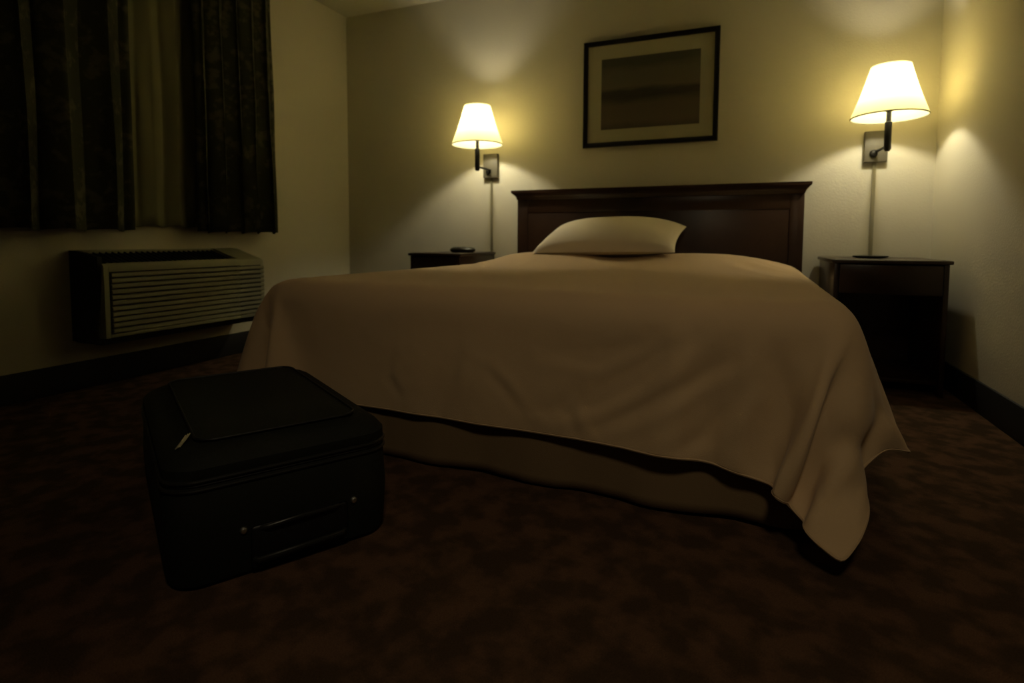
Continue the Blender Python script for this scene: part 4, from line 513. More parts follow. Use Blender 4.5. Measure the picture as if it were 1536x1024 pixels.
    -1974,-21,-22,-21,-20,-16,-8,6,16,22,16,1,-19,-27,-26,-12,15,24,21,14,6,2,1,0,-1,0,0,1,0,0,0,-1,-1,-2,-1,1,3,2,0,-1,-2,-1,0,1,2,0,0,-1,-1,-1,-1,0,-1,0,-1,-2,-4,-6,-9,-9,-3,9,17,12,0,-12,-6,9,2,-9,-24,-28,-22,-2,14,19,16,8,-3,-12,-16,-19,-17,-14,-10,-9,-10,
    -1996,-21,-21,-21,-18,-12,0,12,20,21,14,-5,-22,-27,-26,-11,14,24,23,15,9,4,1,0,0,0,0,1,0,0,0,-1,-2,-2,-1,2,3,2,0,-1,-2,-2,1,1,2,0,0,-1,-1,-1,-1,-1,-1,-1,-1,-3,-5,-6,-9,-9,-2,10,18,13,-1,-13,-6,9,0,-12,-26,-27,-20,-1,14,16,13,4,-5,-11,-14,-16,-16,-16,-11,-10,-11,
    -2020,-19,-21,-19,-14,-5,7,16,21,19,9,-9,-23,-27,-24,-9,12,23,22,18,10,6,2,1,1,0,0,1,0,0,0,-1,-2,-2,-1,2,3,2,0,-2,-1,-2,1,1,1,1,0,-1,-1,-1,-2,-1,-1,-2,-2,-4,-5,-7,-8,-8,0,10,17,13,-1,-11,-5,3,-2,-14,-25,-25,-16,1,9,11,5,0,-6,-9,-10,-13,-14,-14,-14,-12,-11,
    155,30,31,31,30,31,31,30,31,30,31,31,30,9,11,20,1,20,-12,0,0,0,0,0,0,0,0,0,0,0,0,0,0,0,0,0,0,0,0,0,0,0,0,0,0,0,0,0,0,0,0,0,0,0,0,0,0,0,0,0,0,0,0,0,0,0,0,0,0,0,-11,2,16,-17,-23,-14,-28,-31,-31,-30,-31,-30,-31,-31,-30,-31,-31,
    155,30,31,31,30,31,30,31,31,30,31,31,29,22,15,8,1,9,13,6,2,0,1,0,0,0,1,2,0,0,1,-1,0,-1,-1,-1,0,0,-1,0,0,0,0,1,0,0,0,0,0,0,0,0,0,2,1,0,0,1,-1,0,-1,-1,-1,-1,-1,-2,-3,-4,-5,-9,4,2,-6,-9,-17,-23,-29,-30,-31,-31,-30,-31,-30,-31,-31,-30,-31,
    155,30,31,30,31,31,30,31,31,30,31,31,29,25,17,8,1,3,12,13,7,5,2,1,-1,1,1,2,0,0,0,0,-1,0,-2,-2,-2,-4,-3,-1,0,1,2,1,2,1,2,1,1,0,0,0,1,2,1,0,0,1,-1,0,-1,-1,-2,-2,-5,-5,-7,-7,-6,-5,5,-5,-5,-6,-16,-25,-30,-30,-31,-31,-31,-30,-31,-30,-31,-31,-30,
    155,30,31,30,31,31,30,31,31,30,31,31,29,26,18,11,5,2,2,9,8,8,8,7,0,0,2,1,0,0,1,-1,0,-1,-1,-2,-3,-4,-5,-3,-3,-1,1,1,1,3,2,3,3,3,1,1,1,2,1,0,1,0,0,-1,-1,-1,-1,-2,-2,-4,-6,-9,-8,-8,-3,-6,-3,-7,-17,-25,-30,-31,-31,-30,-31,-31,-30,-31,-31,-30,-31,
    154,31,31,30,31,31,30,31,31,30,31,31,29,26,17,12,10,8,4,4,8,7,6,6,3,1,1,1,1,0,0,0,-1,-1,-1,-2,-2,-3,-4,-3,-4,-2,-2,-1,0,2,2,3,4,4,3,3,1,2,1,1,0,0,0,-1,-1,-1,-2,-2,-1,-2,-3,-5,-6,-7,-6,-8,-9,-14,-19,-25,-30,-30,-31,-31,-30,-31,-31,-30,-31,-31,-30,
    154,31,31,30,31,31,30,31,31,30,31,31,29,26,17,10,10,11,10,7,6,5,5,4,3,2,2,1,0,0,1,-1,0,-1,-1,-2,-2,-2,-2,-2,-2,-3,-2,-2,-1,-1,1,3,3,5,3,3,2,2,1,0,1,0,-1,0,-1,-1,-2,-3,-3,-4,-5,-7,-6,-7,-8,-8,-8,-10,-18,-26,-29,-31,-31,-30,-31,-31,-30,-31,-30,-31,-31,
    154,31,31,30,31,31,30,31,31,30,31,31,29,26,17,10,8,10,11,10,8,5,5,4,2,3,2,1,0,0,0,0,0,-1,-1,-2,-2,-4,-3,-2,-1,0,-1,0,0,-1,0,1,2,4,3,3,2,2,1,0,0,0,0,0,-1,-2,-1,-3,-3,-5,-6,-7,-9,-10,-8,-9,-7,-8,-16,-25,-30,-31,-30,-31,-30,-31,-31,-30,-31,-31,-30,
    154,31,31,30,31,31,30,31,30,31,31,31,29,26,17,11,8,10,10,10,8,7,4,4,3,3,1,1,1,0,0,0,0,-1,-2,-1,-3,-3,-4,-4,-3,-1,0,1,2,2,1,2,2,2,2,3,2,1,1,1,0,0,0,-1,-1,-1,-2,-3,-3,-4,-6,-8,-9,-11,-9,-8,-7,-8,-16,-26,-30,-30,-31,-30,-31,-31,-30,-31,-30,-31,-31,
    154,31,31,30,31,30,31,31,30,31,31,30,30,26,17,11,9,10,10,9,9,6,5,4,3,2,2,1,0,0,1,-1,0,-1,-1,-2,-2,-4,-3,-4,-3,-2,-2,0,0,2,3,2,4,3,3,2,2,2,1,0,1,0,-1,0,-1,-1,-2,-3,-4,-4,-6,-7,-9,-10,-10,-8,-7,-9,-17,-25,-30,-31,-30,-31,-30,-31,-31,-30,-31,-31,-30,
    154,31,30,31,31,30,31,31,30,31,31,30,30,26,17,11,9,10,10,10,8,6,5,4,3,2,2,1,0,1,0,0,-1,-1,-1,-2,-2,-3,-4,-3,-2,-2,-2,-1,-1,1,2,2,4,4,4,3,2,1,1,0,1,0,-1,0,-1,-1,-2,-3,-3,-5,-6,-7,-9,-10,-9,-9,-7,-9,-17,-26,-30,-30,-31,-30,-31,-31,-30,-31,-30,-31,-31,
    154,31,30,31,31,30,31,30,31,31,30,31,30,25,18,11,9,9,11,9,9,6,5,4,3,2,2,1,0,0,1,-1,0,-1,-1,-2,-3,-3,-4,-4,-2,-1,0,0,0,0,1,2,3,4,4,2,2,2,1,0,1,0,-1,0,-1,-1,-3,-2,-4,-4,-6,-8,-8,-10,-9,-9,-8,-8,-18,-25,-30,-31,-30,-31,-30,-31,-31,-30,-31,-31,-30,
    154,30,31,31,30,31,31,30,31,31,30,31,30,25,18,11,9,9,10,9,9,6,5,4,3,2,2,1,1,0,0,0,-1,-1,-1,-2,-3,-3,-4,-4,-4,-2,-1,1,2,2,1,2,3,3,4,2,3,1,1,1,0,0,0,-1,-1,-1,-3,-2,-4,-4,-6,-8,-8,-9,-9,-8,-8,-9,-18,-26,-30,-30,-31,-30,-31,-31,-30,-31,-30,-31,-31,
    154,30,31,31,30,31,30,31,31,30,31,31,30,25,18,10,9,8,9,10,8,7,5,4,3,2,1,2,0,1,0,0,-1,0,-2,-2,-2,-4,-4,-4,-4,-3,-2,0,1,2,3,3,4,3,4,2,3,1,1,1,0,0,0,-1,-1,-1,-3,-2,-4,-5,-6,-7,-8,-9,-8,-8,-7,-10,-18,-25,-30,-31,-30,-31,-30,-31,-31,-30,-31,-31,-30,
    153,31,31,30,31,31,30,31,31,30,31,30,30,26,17,10,7,9,8,9,8,6,6,4,3,2,2,1,1,0,0,0,0,-1,-1,-2,-3,-4,-4,-3,-4,-3,-2,-1,0,1,3,4,4,4,4,3,2,1,1,1,0,0,0,0,-1,-2,-2,-3,-4,-5,-6,-6,-6,-8,-9,-8,-7,-9,-18,-26,-30,-30,-31,-30,-31,-31,-30,-31,-30,-31,-31,
    153,31,30,31,31,30,31,31,30,31,31,30,30,26,17,11,8,7,7,6,6,6,6,4,3,3,2,1,1,0,0,0,0,-1,-2,-2,-3,-3,-4,-4,-3,-2,-2,-2,0,1,2,3,5,4,4,3,2,2,1,1,0,0,0,0,-1,-2,-2,-3,-3,-4,-6,-7,-6,-5,-7,-9,-7,-9,-18,-26,-30,-31,-30,-31,-31,-30,-31,-30,-31,-31,-30,
    153,31,30,31,30,31,31,30,31,31,30,31,30,25,19,10,7,4,5,5,6,6,5,5,3,3,2,1,1,1,0,-1,0,-1,-2,-2,-3,-3,-3,-3,-3,-3,-1,-2,0,1,1,3,3,4,4,3,3,2,2,0,1,0,0,0,-1,-1,-3,-3,-3,-2,-4,-8,-7,-5,-4,-7,-8,-10,-18,-26,-30,-30,-31,-30,-31,-31,-30,-31,-30,-31,-31,
    153,30,31,31,30,31,30,31,31,30,31,31,29,26,18,8,4,4,5,5,7,5,4,4,4,2,2,2,1,0,1,-1,0,-1,-2,-2,-2,-3,-3,-3,-3,-2,-2,-1,0,0,1,3,3,3,4,3,2,3,1,2,0,1,0,-1,1,-1,-2,-5,-3,-1,-2,-6,-8,-6,-5,-4,-7,-10,-18,-26,-30,-31,-30,-31,-31,-30,-31,-30,-31,-31,-30,
    152,31,31,30,31,31,30,31,30,31,31,30,30,26,18,7,3,3,4,6,5,3,4,5,3,2,2,2,1,1,0,0,-1,-1,-1,-2,-3,-2,-3,-3,-3,-2,-1,-1,-1,1,1,2,2,3,4,3,2,3,2,1,1,1,0,0,0,0,-1,-5,-5,-2,0,-2,-7,-8,-6,-3,-6,-9,-19,-26,-30,-31,-30,-31,-30,-31,-30,-31,-30,-31,-31,
    152,31,30,31,31,30,31,31,30,31,30,31,30,26,17,8,2,2,5,4,3,2,5,3,3,3,2,1,2,0,0,0,0,-1,-1,-2,-2,-3,-3,-2,-3,-2,-1,-1,-1,1,1,1,2,3,3,3,3,2,2,2,1,1,0,0,0,1,0,-3,-6,-4,-1,0,-3,-8,-7,-4,-4,-10,-18,-27,-30,-30,-31,-30,-31,-30,-31,-30,-31,-31,-30,
    152,31,30,31,31,30,31,30,31,31,30,31,30,25,18,8,1,3,4,1,1,4,4,3,3,2,2,1,2,0,0,1,-1,-1,-1,-1,-3,-2,-3,-2,-2,-2,-2,-1,0,0,1,1,2,3,2,3,3,2,2,2,2,1,0,0,-1,1,2,-2,-6,-5,-3,1,0,-5,-7,-6,-4,-9,-19,-26,-30,-31,-30,-31,-30,-31,-30,-31,-30,-31,-31,
    152,30,31,31,30,31,31,30,31,30,31,31,29,26,18,8,2,2,0,1,2,3,3,3,3,2,1,2,2,0,0,0,0,-1,-1,-1,-2,-3,-2,-2,-2,-2,-2,0,-1,0,1,1,2,2,2,3,2,3,2,2,1,1,1,0,-1,1,2,0,-4,-6,-5,-1,1,-1,-5,-7,-4,-9,-19,-27,-30,-30,-31,-30,-31,-30,-31,-30,-31,-31,-30,
    152,30,31,31,30,31,30,31,31,30,31,30,30,26,18,9,2,-1,-1,1,2,3,2,3,2,2,1,2,2,-1,1,0,0,-1,-1,-1,-2,-2,-2,-2,-2,-1,-1,-1,-1,0,1,0,2,2,2,2,2,3,2,2,1,2,0,0,0,0,2,2,-3,-6,-5,-3,0,1,-2,-5,-6,-10,-19,-26,-31,-30,-30,-31,-30,-31,-30,-31,-30,-31,-31,
    152,30,31,30,31,31,30,31,31,30,31,30,30,26,18,8,1,0,0,0,1,2,2,2,2,2,1,1,2,0,0,1,0,-1,-1,-1,-1,-2,-2,-2,-1,-2,-1,0,-1,0,0,1,1,1,2,2,2,2,2,2,2,1,1,0,0,-1,1,3,0,-4,-7,-4,-1,0,0,-2,-5,-11,-19,-27,-30,-31,-30,-31,-30,-30,-31,-30,-31,-31,-30,
    151,31,31,30,31,31,30,31,30,31,31,30,30,26,18,8,1,0,0,0,0,1,2,1,2,1,1,1,2,0,0,1,0,-1,0,-1,-2,-1,-2,-1,-1,-1,-1,-1,0,0,0,0,1,1,1,2,1,2,2,2,2,1,1,1,-1,-1,0,3,3,-3,-6,-5,-3,0,0,-1,-3,-11,-20,-27,-30,-30,-31,-30,-30,-31,-30,-31,-30,-31,-30,
    151,31,31,30,31,30,31,31,30,31,31,30,30,26,18,8,1,0,0,0,0,0,1,1,1,1,1,1,2,-1,0,1,1,-1,-1,0,-1,-2,-1,-1,-1,0,-1,0,0,0,0,0,0,1,0,1,2,1,2,1,2,1,1,1,0,-1,-1,2,4,0,-5,-6,-3,-1,0,0,-3,-11,-19,-27,-30,-31,-30,-31,-30,-30,-31,-30,-31,-30,-31,
    151,31,31,30,31,30,31,31,30,31,31,30,30,26,18,8,1,0,0,0,0,0,0,1,0,1,1,1,1,0,0,0,1,-1,0,-1,-1,-1,0,-1,-1,0,0,0,0,0,0,0,0,0,0,1,1,1,1,1,2,1,1,1,0,0,-2,1,3,3,-3,-6,-4,-1,0,0,-3,-10,-20,-27,-30,-30,-31,-30,-31,-30,-30,-31,-30,-31,-30,
    151,31,31,30,31,30,31,31,30,31,31,30,30,26,18,8,1,0,0,0,0,0,0,0,0,1,0,1,1,-1,0,1,0,0,-1,0,0,-1,0,-1,0,0,0,0,0,0,0,0,0,0,0,0,0,1,1,1,1,1,1,1,1,-1,-1,0,2,3,0,-5,-4,-2,0,0,-2,-10,-20,-27,-30,-31,-30,-31,-30,-30,-31,-30,-31,-30,-31,
    151,31,31,30,31,30,31,31,30,31,31,30,30,26,18,8,1,0,0,0,0,0,0,0,0,0,0,0,1,0,0,0,1,-1,0,0,0,-1,0,0,0,0,0,0,0,0,0,0,0,0,0,0,0,0,1,0,1,1,1,1,0,1,-2,-1,1,4,2,-3,-5,-2,0,0,-2,-10,-20,-28,-30,-30,-31,-30,-31,-30,-30,-31,-30,-31,-30,
    151,31,31,30,31,30,31,31,30,31,31,30,30,26,18,8,1,0,0,0,0,0,0,0,0,0,0,0,0,0,0,0,0,0,0,0,0,0,0,0,0,0,0,0,0,0,0,0,0,0,0,0,0,0,0,0,1,0,1,1,0,1,-1,-1,0,2,3,0,-5,-2,0,0,-2,-10,-21,-27,-30,-31,-30,-31,-30,-30,-31,-30,-30,-31,-30,
    151,31,31,30,31,30,31,31,30,31,31,30,30,26,18,8,1,0,0,0,0,0,0,0,0,0,0,0,0,0,0,0,0,0,0,0,0,0,0,0,0,0,0,0,0,0,0,0,0,0,0,0,0,0,0,0,0,0,1,0,1,0,0,-1,0,0,3,2,-3,-3,0,0,-2,-11,-20,-28,-30,-30,-31,-30,-30,-31,-30,-30,-31,-30,-31,
    151,31,31,30,31,31,30,31,30,31,31,30,30,26,18,8,1,0,0,0,0,0,0,0,0,0,0,0,0,0,0,0,0,0,0,0,0,0,0,0,0,0,0,0,0,0,0,0,0,0,0,0,0,0,0,0,0,0,0,0,1,0,0,0,-1,0,2,2,-1,-2,-1,0,-3,-10,-20,-28,-30,-31,-30,-30,-31,-30,-30,-31,-30,-30,-31,
    151,31,31,30,31,31,30,31,31,30,31,30,30,26,18,8,1,0,0,0,0,0,0,0,0,0,0,0,0,0,0,0,0,0,0,0,0,0,0,0,0,0,0,0,0,0,0,0,0,0,0,0,0,0,0,0,0,0,0,0,0,0,0,0,0,0,0,2,1,-2,-1,0,-3,-10,-21,-28,-30,-30,-30,-31,-30,-30,-31,-30,-30,-31,-30,
    152,30,31,30,31,31,30,31,31,30,31,31,30,25,18,8,1,0,0,0,0,0,0,0,0,0,0,0,0,0,0,0,0,0,0,0,0,0,0,0,0,0,0,0,0,0,0,0,0,0,0,0,0,0,0,0,0,0,0,0,0,0,0,0,0,0,0,0,1,0,-1,0,-3,-10,-21,-28,-30,-30,-31,-30,-30,-31,-30,-30,-31,-30,-30,
    152,30,31,31,30,31,30,31,31,30,31,31,30,26,17,8,1,0,0,0,0,0,0,0,0,0,0,0,0,0,0,0,0,0,0,0,0,0,0,0,0,0,0,0,0,0,0,0,0,0,0,0,0,0,0,0,0,0,0,0,0,0,0,0,0,0,0,0,0,0,0,0,-3,-11,-21,-28,-30,-30,-30,-30,-31,-30,-30,-30,-31,-30,-30,
    152,30,31,31,30,31,31,30,31,30,31,31,30,26,17,8,1,0,0,0,0,0,0,0,0,0,0,0,0,0,0,0,0,0,0,0,0,0,0,0,0,0,0,0,0,0,0,0,0,0,0,0,0,0,0,0,0,0,0,0,0,0,0,0,0,0,0,0,0,0,0,0,-3,-11,-21,-28,-30,-30,-31,-30,-30,-30,-30,-31,-30,-30,-30,
    152,30,31,31,30,31,31,30,31,31,30,31,30,26,17,8,1,0,0,0,0,0,0,0,0,0,0,0,0,0,0,0,0,0,0,0,0,0,0,0,0,0,0,0,0,0,0,0,0,0,0,0,0,0,0,0,0,0,0,0,0,0,0,0,0,0,0,0,0,0,0,0,-3,-11,-21,-28,-30,-31,-30,-30,-30,-30,-31,-30,-30,-30,-30,
    152,31,30,31,30,31,31,30,31,31,30,31,30,26,17,8,1,0,0,0,0,0,0,0,0,0,0,0,0,0,0,0,0,0,0,0,0,0,0,0,0,0,0,0,0,0,0,0,0,0,0,0,0,0,0,0,0,0,0,0,0,0,0,0,0,0,0,0,0,0,0,0,-3,-11,-22,-28,-30,-30,-30,-30,-30,-31,-30,-30,-30,-30,-30,
    152,31,30,31,31,30,31,31,30,31,30,31,30,26,18,7,1,0,0,0,0,0,0,0,0,0,0,0,0,0,0,0,0,0,0,0,0,0,0,0,0,0,0,0,0,0,0,0,0,0,0,0,0,0,0,0,0,0,0,0,0,0,0,0,0,0,0,0,0,0,0,0,-3,-11,-22,-28,-30,-30,-30,-31,-30,-30,-30,-30,-30,-30,-30,
    152,31,30,31,31,30,31,31,30,31,31,30,30,26,18,7,1,0,0,0,0,0,0,0,0,0,0,0,0,0,0,0,0,0,0,0,0,0,0,0,0,0,0,0,0,0,0,0,0,0,0,0,0,0,0,0,0,0,0,0,0,0,0,0,0,0,0,0,0,0,0,0,-3,-12,-21,-28,-30,-30,-31,-30,-30,-30,-30,-30,-30,-30,-30,
    152,31,31,30,31,31,30,31,30,31,31,30,30,26,18,7,1,0,0,0,0,0,0,0,0,0,0,0,0,0,0,0,0,0,0,0,0,0,0,0,0,0,0,0,0,0,0,0,0,0,0,0,0,0,0,0,0,0,0,0,0,0,0,0,0,0,0,0,0,0,0,0,-3,-12,-22,-28,-30,-30,-30,-30,-30,-30,-30,-30,-30,-30,-30,
    152,31,31,30,31,31,30,31,31,30,31,31,29,26,18,7,1,0,0,0,0,0,0,0,0,0,0,0,0,0,0,0,0,0,0,0,0,0,0,0,0,0,0,0,0,0,0,0,0,0,0,0,0,0,0,0,0,0,0,0,0,0,0,0,0,0,0,0,0,0,0,0,-3,-12,-22,-28,-30,-30,-30,-30,-30,-30,-30,-30,-30,-30,-30,
    153,30,31,31,30,31,30,31,31,30,31,31,30,25,18,7,1,0,0,0,0,0,0,0,0,0,0,0,0,0,0,0,0,0,0,0,0,0,0,0,0,0,0,0,0,0,0,0,0,0,0,0,0,0,0,0,0,0,0,0,0,0,0,0,0,0,0,0,0,0,0,0,-3,-12,-22,-28,-30,-30,-30,-30,-30,-30,-30,-30,-30,-30,-30,
    153,30,31,31,30,31,31,30,31,31,30,31,30,25,18,7,1,0,0,0,0,0,0,0,0,0,0,0,0,0,0,0,0,0,0,0,0,0,0,0,0,0,0,0,0,0,0,0,0,0,0,0,0,0,0,0,0,0,0,0,0,0,0,0,0,0,0,0,0,0,0,0,-3,-12,-23,-28,-29,-30,-30,-30,-30,-30,-30,-30,-30,-29,-30,
    153,31,30,31,30,31,31,30,31,31,30,31,30,26,17,7,1,0,0,0,0,0,0,0,0,0,0,0,0,0,0,0,0,0,0,0,0,0,0,0,0,0,0,0,0,0,0,0,0,0,0,0,0,0,0,0,0,0,0,0,0,0,0,0,0,0,0,0,0,0,0,0,-3,-12,-23,-28,-30,-30,-30,-29,-30,-30,-30,-30,-29,-30,-30,
    153,31,30,31,31,30,31,31,30,31,30,31,30,26,17,8,0,0,0,0,0,0,0,0,0,0,0,0,0,0,0,0,0,0,0,0,0,0,0,0,0,0,0,0,0,0,0,0,0,0,0,0,0,0,0,0,0,0,0,0,0,0,0,0,0,0,0,0,0,0,0,0,-3,-13,-22,-28,-30,-30,-30,-30,-29,-30,-30,-29,-30,-30,-30,
    153,31,30,31,31,30,31,31,30,31,31,30,30,26,17,8,0,0,0,0,0,0,0,0,0,0,0,0,0,0,0,0,0,0,0,0,0,0,0,0,0,0,0,0,0,0,0,0,0,0,0,0,0,0,0,0,0,0,0,0,0,0,0,0,0,0,0,0,0,0,0,0,-3,-13,-22,-29,-29,-30,-30,-30,-29,-30,-30,-29,-30,-30,-29,
    153,31,31,30,31,30,31,31,30,31,31,30,30,26,17,8,0,0,0,0,0,0,0,0,0,0,0,0,0,0,0,0,0,0,0,0,0,0,0,0,0,0,0,0,0,0,0,0,0,0,0,0,0,0,0,0,0,0,0,0,0,0,0,0,0,0,0,0,0,0,0,0,-4,-12,-23,-28,-30,-29,-30,-30,-29,-30,-29,-30,-30,-29,-30,
    153,31,31,30,31,31,30,31,31,30,31,30,30,26,17,8,0,0,0,0,0,0,0,0,0,0,0,0,0,0,0,0,0,0,0,0,0,0,0,0,0,0,0,0,0,0,0,0,0,0,0,0,0,0,0,0,0,0,0,0,0,0,0,0,0,0,0,0,0,0,0,0,-4,-12,-23,-28,-30,-29,-30,-30,-29,-30,-29,-30,-29,-30,-30,
    153,31,31,30,31,31,30,31,31,30,31,31,29,26,17,8,0,0,0,0,0,0,0,0,0,0,0,0,0,0,0,0,0,0,0,0,0,0,0,0,0,0,0,0,0,0,0,0,0,0,0,0,0,0,0,0,0,0,0,0,0,0,0,0,0,0,0,0,0,0,0,0,-4,-12,-23,-28,-30,-30,-29,-30,-29,-30,-29,-29,-30,-29,-30,
    154,30,31,30,31,31,30,31,31,30,31,31,29,26,17,8,0,0,0,0,0,0,0,0,0,0,0,0,0,0,0,0,0,0,0,0,0,0,0,0,0,0,0,0,0,0,0,0,0,0,0,0,0,0,0,0,0,0,0,0,0,0,0,0,0,0,0,0,0,0,0,0,-3,-13,-24,-28,-29,-30,-29,-30,-29,-29,-30,-29,-30,-29,-30,
    154,30,31,31,30,31,30,31,31,30,31,31,30,25,17,8,0,0,0,0,0,0,0,0,0,0,0,0,0,0,0,0,0,0,0,0,0,0,0,0,0,0,0,0,0,0,0,0,0,0,0,0,0,0,0,0,0,0,0,0,0,0,0,0,0,0,0,0,0,0,0,0,-3,-14,-23,-28,-29,-30,-29,-30,-29,-29,-30,-29,-29,-30,-29,
    154,30,31,31,30,31,31,30,31,31,30,31,30,25,17,8,0,0,0,0,0,0,0,0,0,0,0,0,0,0,0,0,0,0,0,0,0,0,0,0,0,0,0,0,0,0,0,0,0,0,0,0,0,0,0,0,0,0,0,0,0,0,0,0,0,0,0,0,0,0,0,0,-3,-14,-23,-28,-30,-29,-29,-30,-29,-29,-29,-29,-30,-29,-30,
    154,30,31,31,30,31,31,30,31,31,30,31,30,25,17,8,0,0,0,0,0,0,0,0,0,0,0,0,0,0,0,0,0,0,0,0,0,0,0,0,0,0,0,0,0,0,0,0,0,0,0,0,0,0,0,0,0,0,0,0,0,0,0,0,0,0,0,0,0,0,0,0,-3,-14,-24,-28,-29,-29,-29,-30,-29,-29,-29,-29,-29,-30,-29,
    154,31,30,31,30,31,31,30,31,31,30,31,30,25,17,8,0,0,0,0,0,0,0,0,0,0,0,0,0,0,0,0,0,0,0,0,0,0,0,0,0,0,0,0,0,0,0,0,0,0,0,0,0,0,0,0,0,0,0,0,0,0,0,0,0,0,0,0,0,0,0,0,-3,-14,-24,-28,-29,-30,-29,-29,-29,-29,-29,-29,-29,-29,-30,
    154,31,30,31,31,30,31,30,31,31,30,31,30,25,17,8,0,0,0,0,0,0,0,0,0,0,0,0,0,0,0,0,0,0,0,0,0,0,0,0,0,0,0,0,0,0,0,0,0,0,0,0,0,0,0,0,0,0,0,0,0,0,0,0,0,0,0,0,0,0,0,0,-4,-14,-23,-29,-29,-29,-29,-29,-29,-29,-29,-29,-29,-29,-29,
    154,31,30,31,31,30,31,31,30,31,30,31,30,25,17,8,0,0,0,0,0,0,0,0,0,0,0,0,0,0,0,0,0,0,0,0,0,0,0,0,0,0,0,0,0,0,0,0,0,0,0,0,0,0,0,0,0,0,0,0,0,0,0,0,0,0,0,0,0,0,0,0,-4,-14,-24,-28,-29,-29,-29,-29,-29,-29,-29,-29,-29,-29,-29,
    154,31,30,31,31,30,31,31,30,31,30,31,30,25,17,8,0,0,0,0,0,0,0,0,0,0,0,0,0,0,0,0,0,0,0,0,0,0,0,0,0,0,0,0,0,0,0,0,0,0,0,0,0,0,0,0,0,0,0,0,0,0,0,0,0,0,0,0,0,0,0,0,-4,-14,-24,-29,-29,-29,-29,-29,-29,-28,-29,-29,-29,-29,-29,
    154,31,30,31,31,30,31,30,31,31,30,31,30,25,17,8,0,0,0,0,0,0,0,0,0,0,0,0,0,0,0,0,0,0,0,0,0,0,0,0,0,0,0,0,0,0,0,0,0,0,0,0,0,0,0,0,0,0,0,0,0,0,0,0,0,0,0,0,0,0,0,0,-4,-14,-25,-28,-29,-29,-29,-28,-29,-29,-30,-29,-29,-29,-29,
    154,30,31,31,30,31,31,30,31,31,30,31,30,25,17,8,0,0,0,0,0,0,0,0,0,0,0,0,0,0,0,0,0,0,0,0,0,0,0,0,0,0,0,0,0,0,0,0,0,0,0,0,0,0,0,0,0,0,0,0,0,0,0,0,0,0,0,0,0,0,0,0,-4,-15,-24,-28,-29,-28,-29,-29,-28,-30,-29,-29,-30,-30,-25,
    154,30,31,31,30,31,30,31,31,30,31,31,30,25,17,8,0,0,0,0,0,0,0,0,0,0,0,0,0,0,0,0,0,0,0,0,0,0,0,0,0,0,0,0,0,0,0,0,0,0,0,0,0,0,0,0,0,0,0,0,0,0,0,0,0,0,0,0,0,0,0,0,-5,-15,-24,-28,-29,-29,-28,-29,-29,-29,-30,-29,-28,-24,-22,
    154,30,31,30,31,31,30,31,31,30,31,31,29,26,17,7,1,0,0,0,0,0,0,0,0,0,0,0,0,0,0,0,0,0,0,0,0,0,0,0,0,0,0,0,0,0,0,0,0,0,0,0,0,0,0,0,0,0,0,0,0,0,0,0,0,0,0,0,0,0,0,1,-6,-16,-24,-27,-29,-29,-29,-29,-29,-29,-28,-26,-23,-22,-24,
    153,31,31,30,31,30,31,31,30,31,31,30,30,26,18,7,0,0,0,0,0,0,0,0,0,0,0,0,0,0,0,0,0,0,0,0,0,0,0,0,0,0,0,0,0,0,0,0,0,0,0,0,0,0,0,0,0,0,0,0,0,0,0,0,0,0,0,0,0,0,1,0,-6,-17,-25,-28,-29,-29,-29,-30,-29,-27,-25,-19,-20,-23,-26,
    154,30,31,30,31,30,31,31,30,31,30,31,30,26,18,6,1,0,0,0,0,0,0,0,0,0,0,0,0,0,0,0,0,0,0,0,0,0,0,0,0,0,0,0,0,0,0,0,0,0,0,0,0,0,0,0,0,0,0,0,0,0,0,1,0,0,0,0,0,0,0,-1,-8,-17,-26,-28,-29,-29,-29,-29,-27,-25,-20,-17,-19,-24,-29,
    154,31,30,30,31,30,31,30,31,30,31,30,30,27,16,6,1,0,-1,0,1,0,0,0,0,0,0,0,0,0,0,0,0,0,0,0,0,0,0,0,0,0,0,0,0,0,0,0,0,0,0,0,0,0,0,0,0,0,0,0,0,0,0,-1,0,0,0,-1,-1,-1,-1,-3,-8,-18,-24,-28,-27,-28,-28,-28,-27,-22,-19,-17,-19,-25,-29,
    154,31,30,31,30,30,30,30,31,30,30,30,30,25,10,5,1,0,0,0,1,0,0,0,0,0,0,0,0,0,0,0,0,0,0,0,0,0,0,0,0,0,0,0,0,0,0,0,0,0,0,0,-1,0,0,0,0,0,0,0,0,0,-1,-1,-1,-1,-1,-2,-2,-2,-3,-5,-8,-16,-22,-25,-25,-26,-27,-27,-26,-23,-19,-19,-21,-23,-26,
    154,31,30,31,30,31,30,31,30,30,30,27,23,13,8,6,2,0,0,0,0,0,1,0,0,0,0,0,0,0,0,0,0,0,0,0,0,0,0,0,0,0,0,0,0,0,0,0,0,0,0,0,0,0,-1,0,0,0,0,0,0,-1,-1,0,-3,-1,-3,-3,-3,-4,-4,-5,-8,-13,-18,-22,-23,-25,-25,-26,-25,-23,-21,-20,-22,-23,-22,
    153,31,30,31,30,30,31,30,29,29,27,20,12,9,9,7,1,0,0,0,0,0,0,0,0,0,0,0,0,1,0,0,0,0,0,0,0,0,0,0,0,0,0,0,0,0,0,0,0,0,-1,0,0,0,0,0,0,0,0,0,0,-1,0,-2,-3,-2,-4,-3,-4,-4,-5,-5,-5,-12,-15,-19,-21,-23,-24,-25,-25,-22,-20,-20,-22,-23,-20,
    150,30,30,31,30,30,30,29,28,24,20,13,9,8,9,8,-1,0,0,0,0,0,0,0,0,0,1,0,0,0,0,0,0,0,0,0,0,0,0,0,0,0,0,0,0,0,0,0,0,0,0,0,-1,0,0,0,0,0,0,1,0,0,-1,-3,-3,-3,-3,-4,-5,-5,-4,-4,-4,-10,-13,-17,-19,-22,-22,-24,-23,-20,-18,-17,-21,-23,-22,
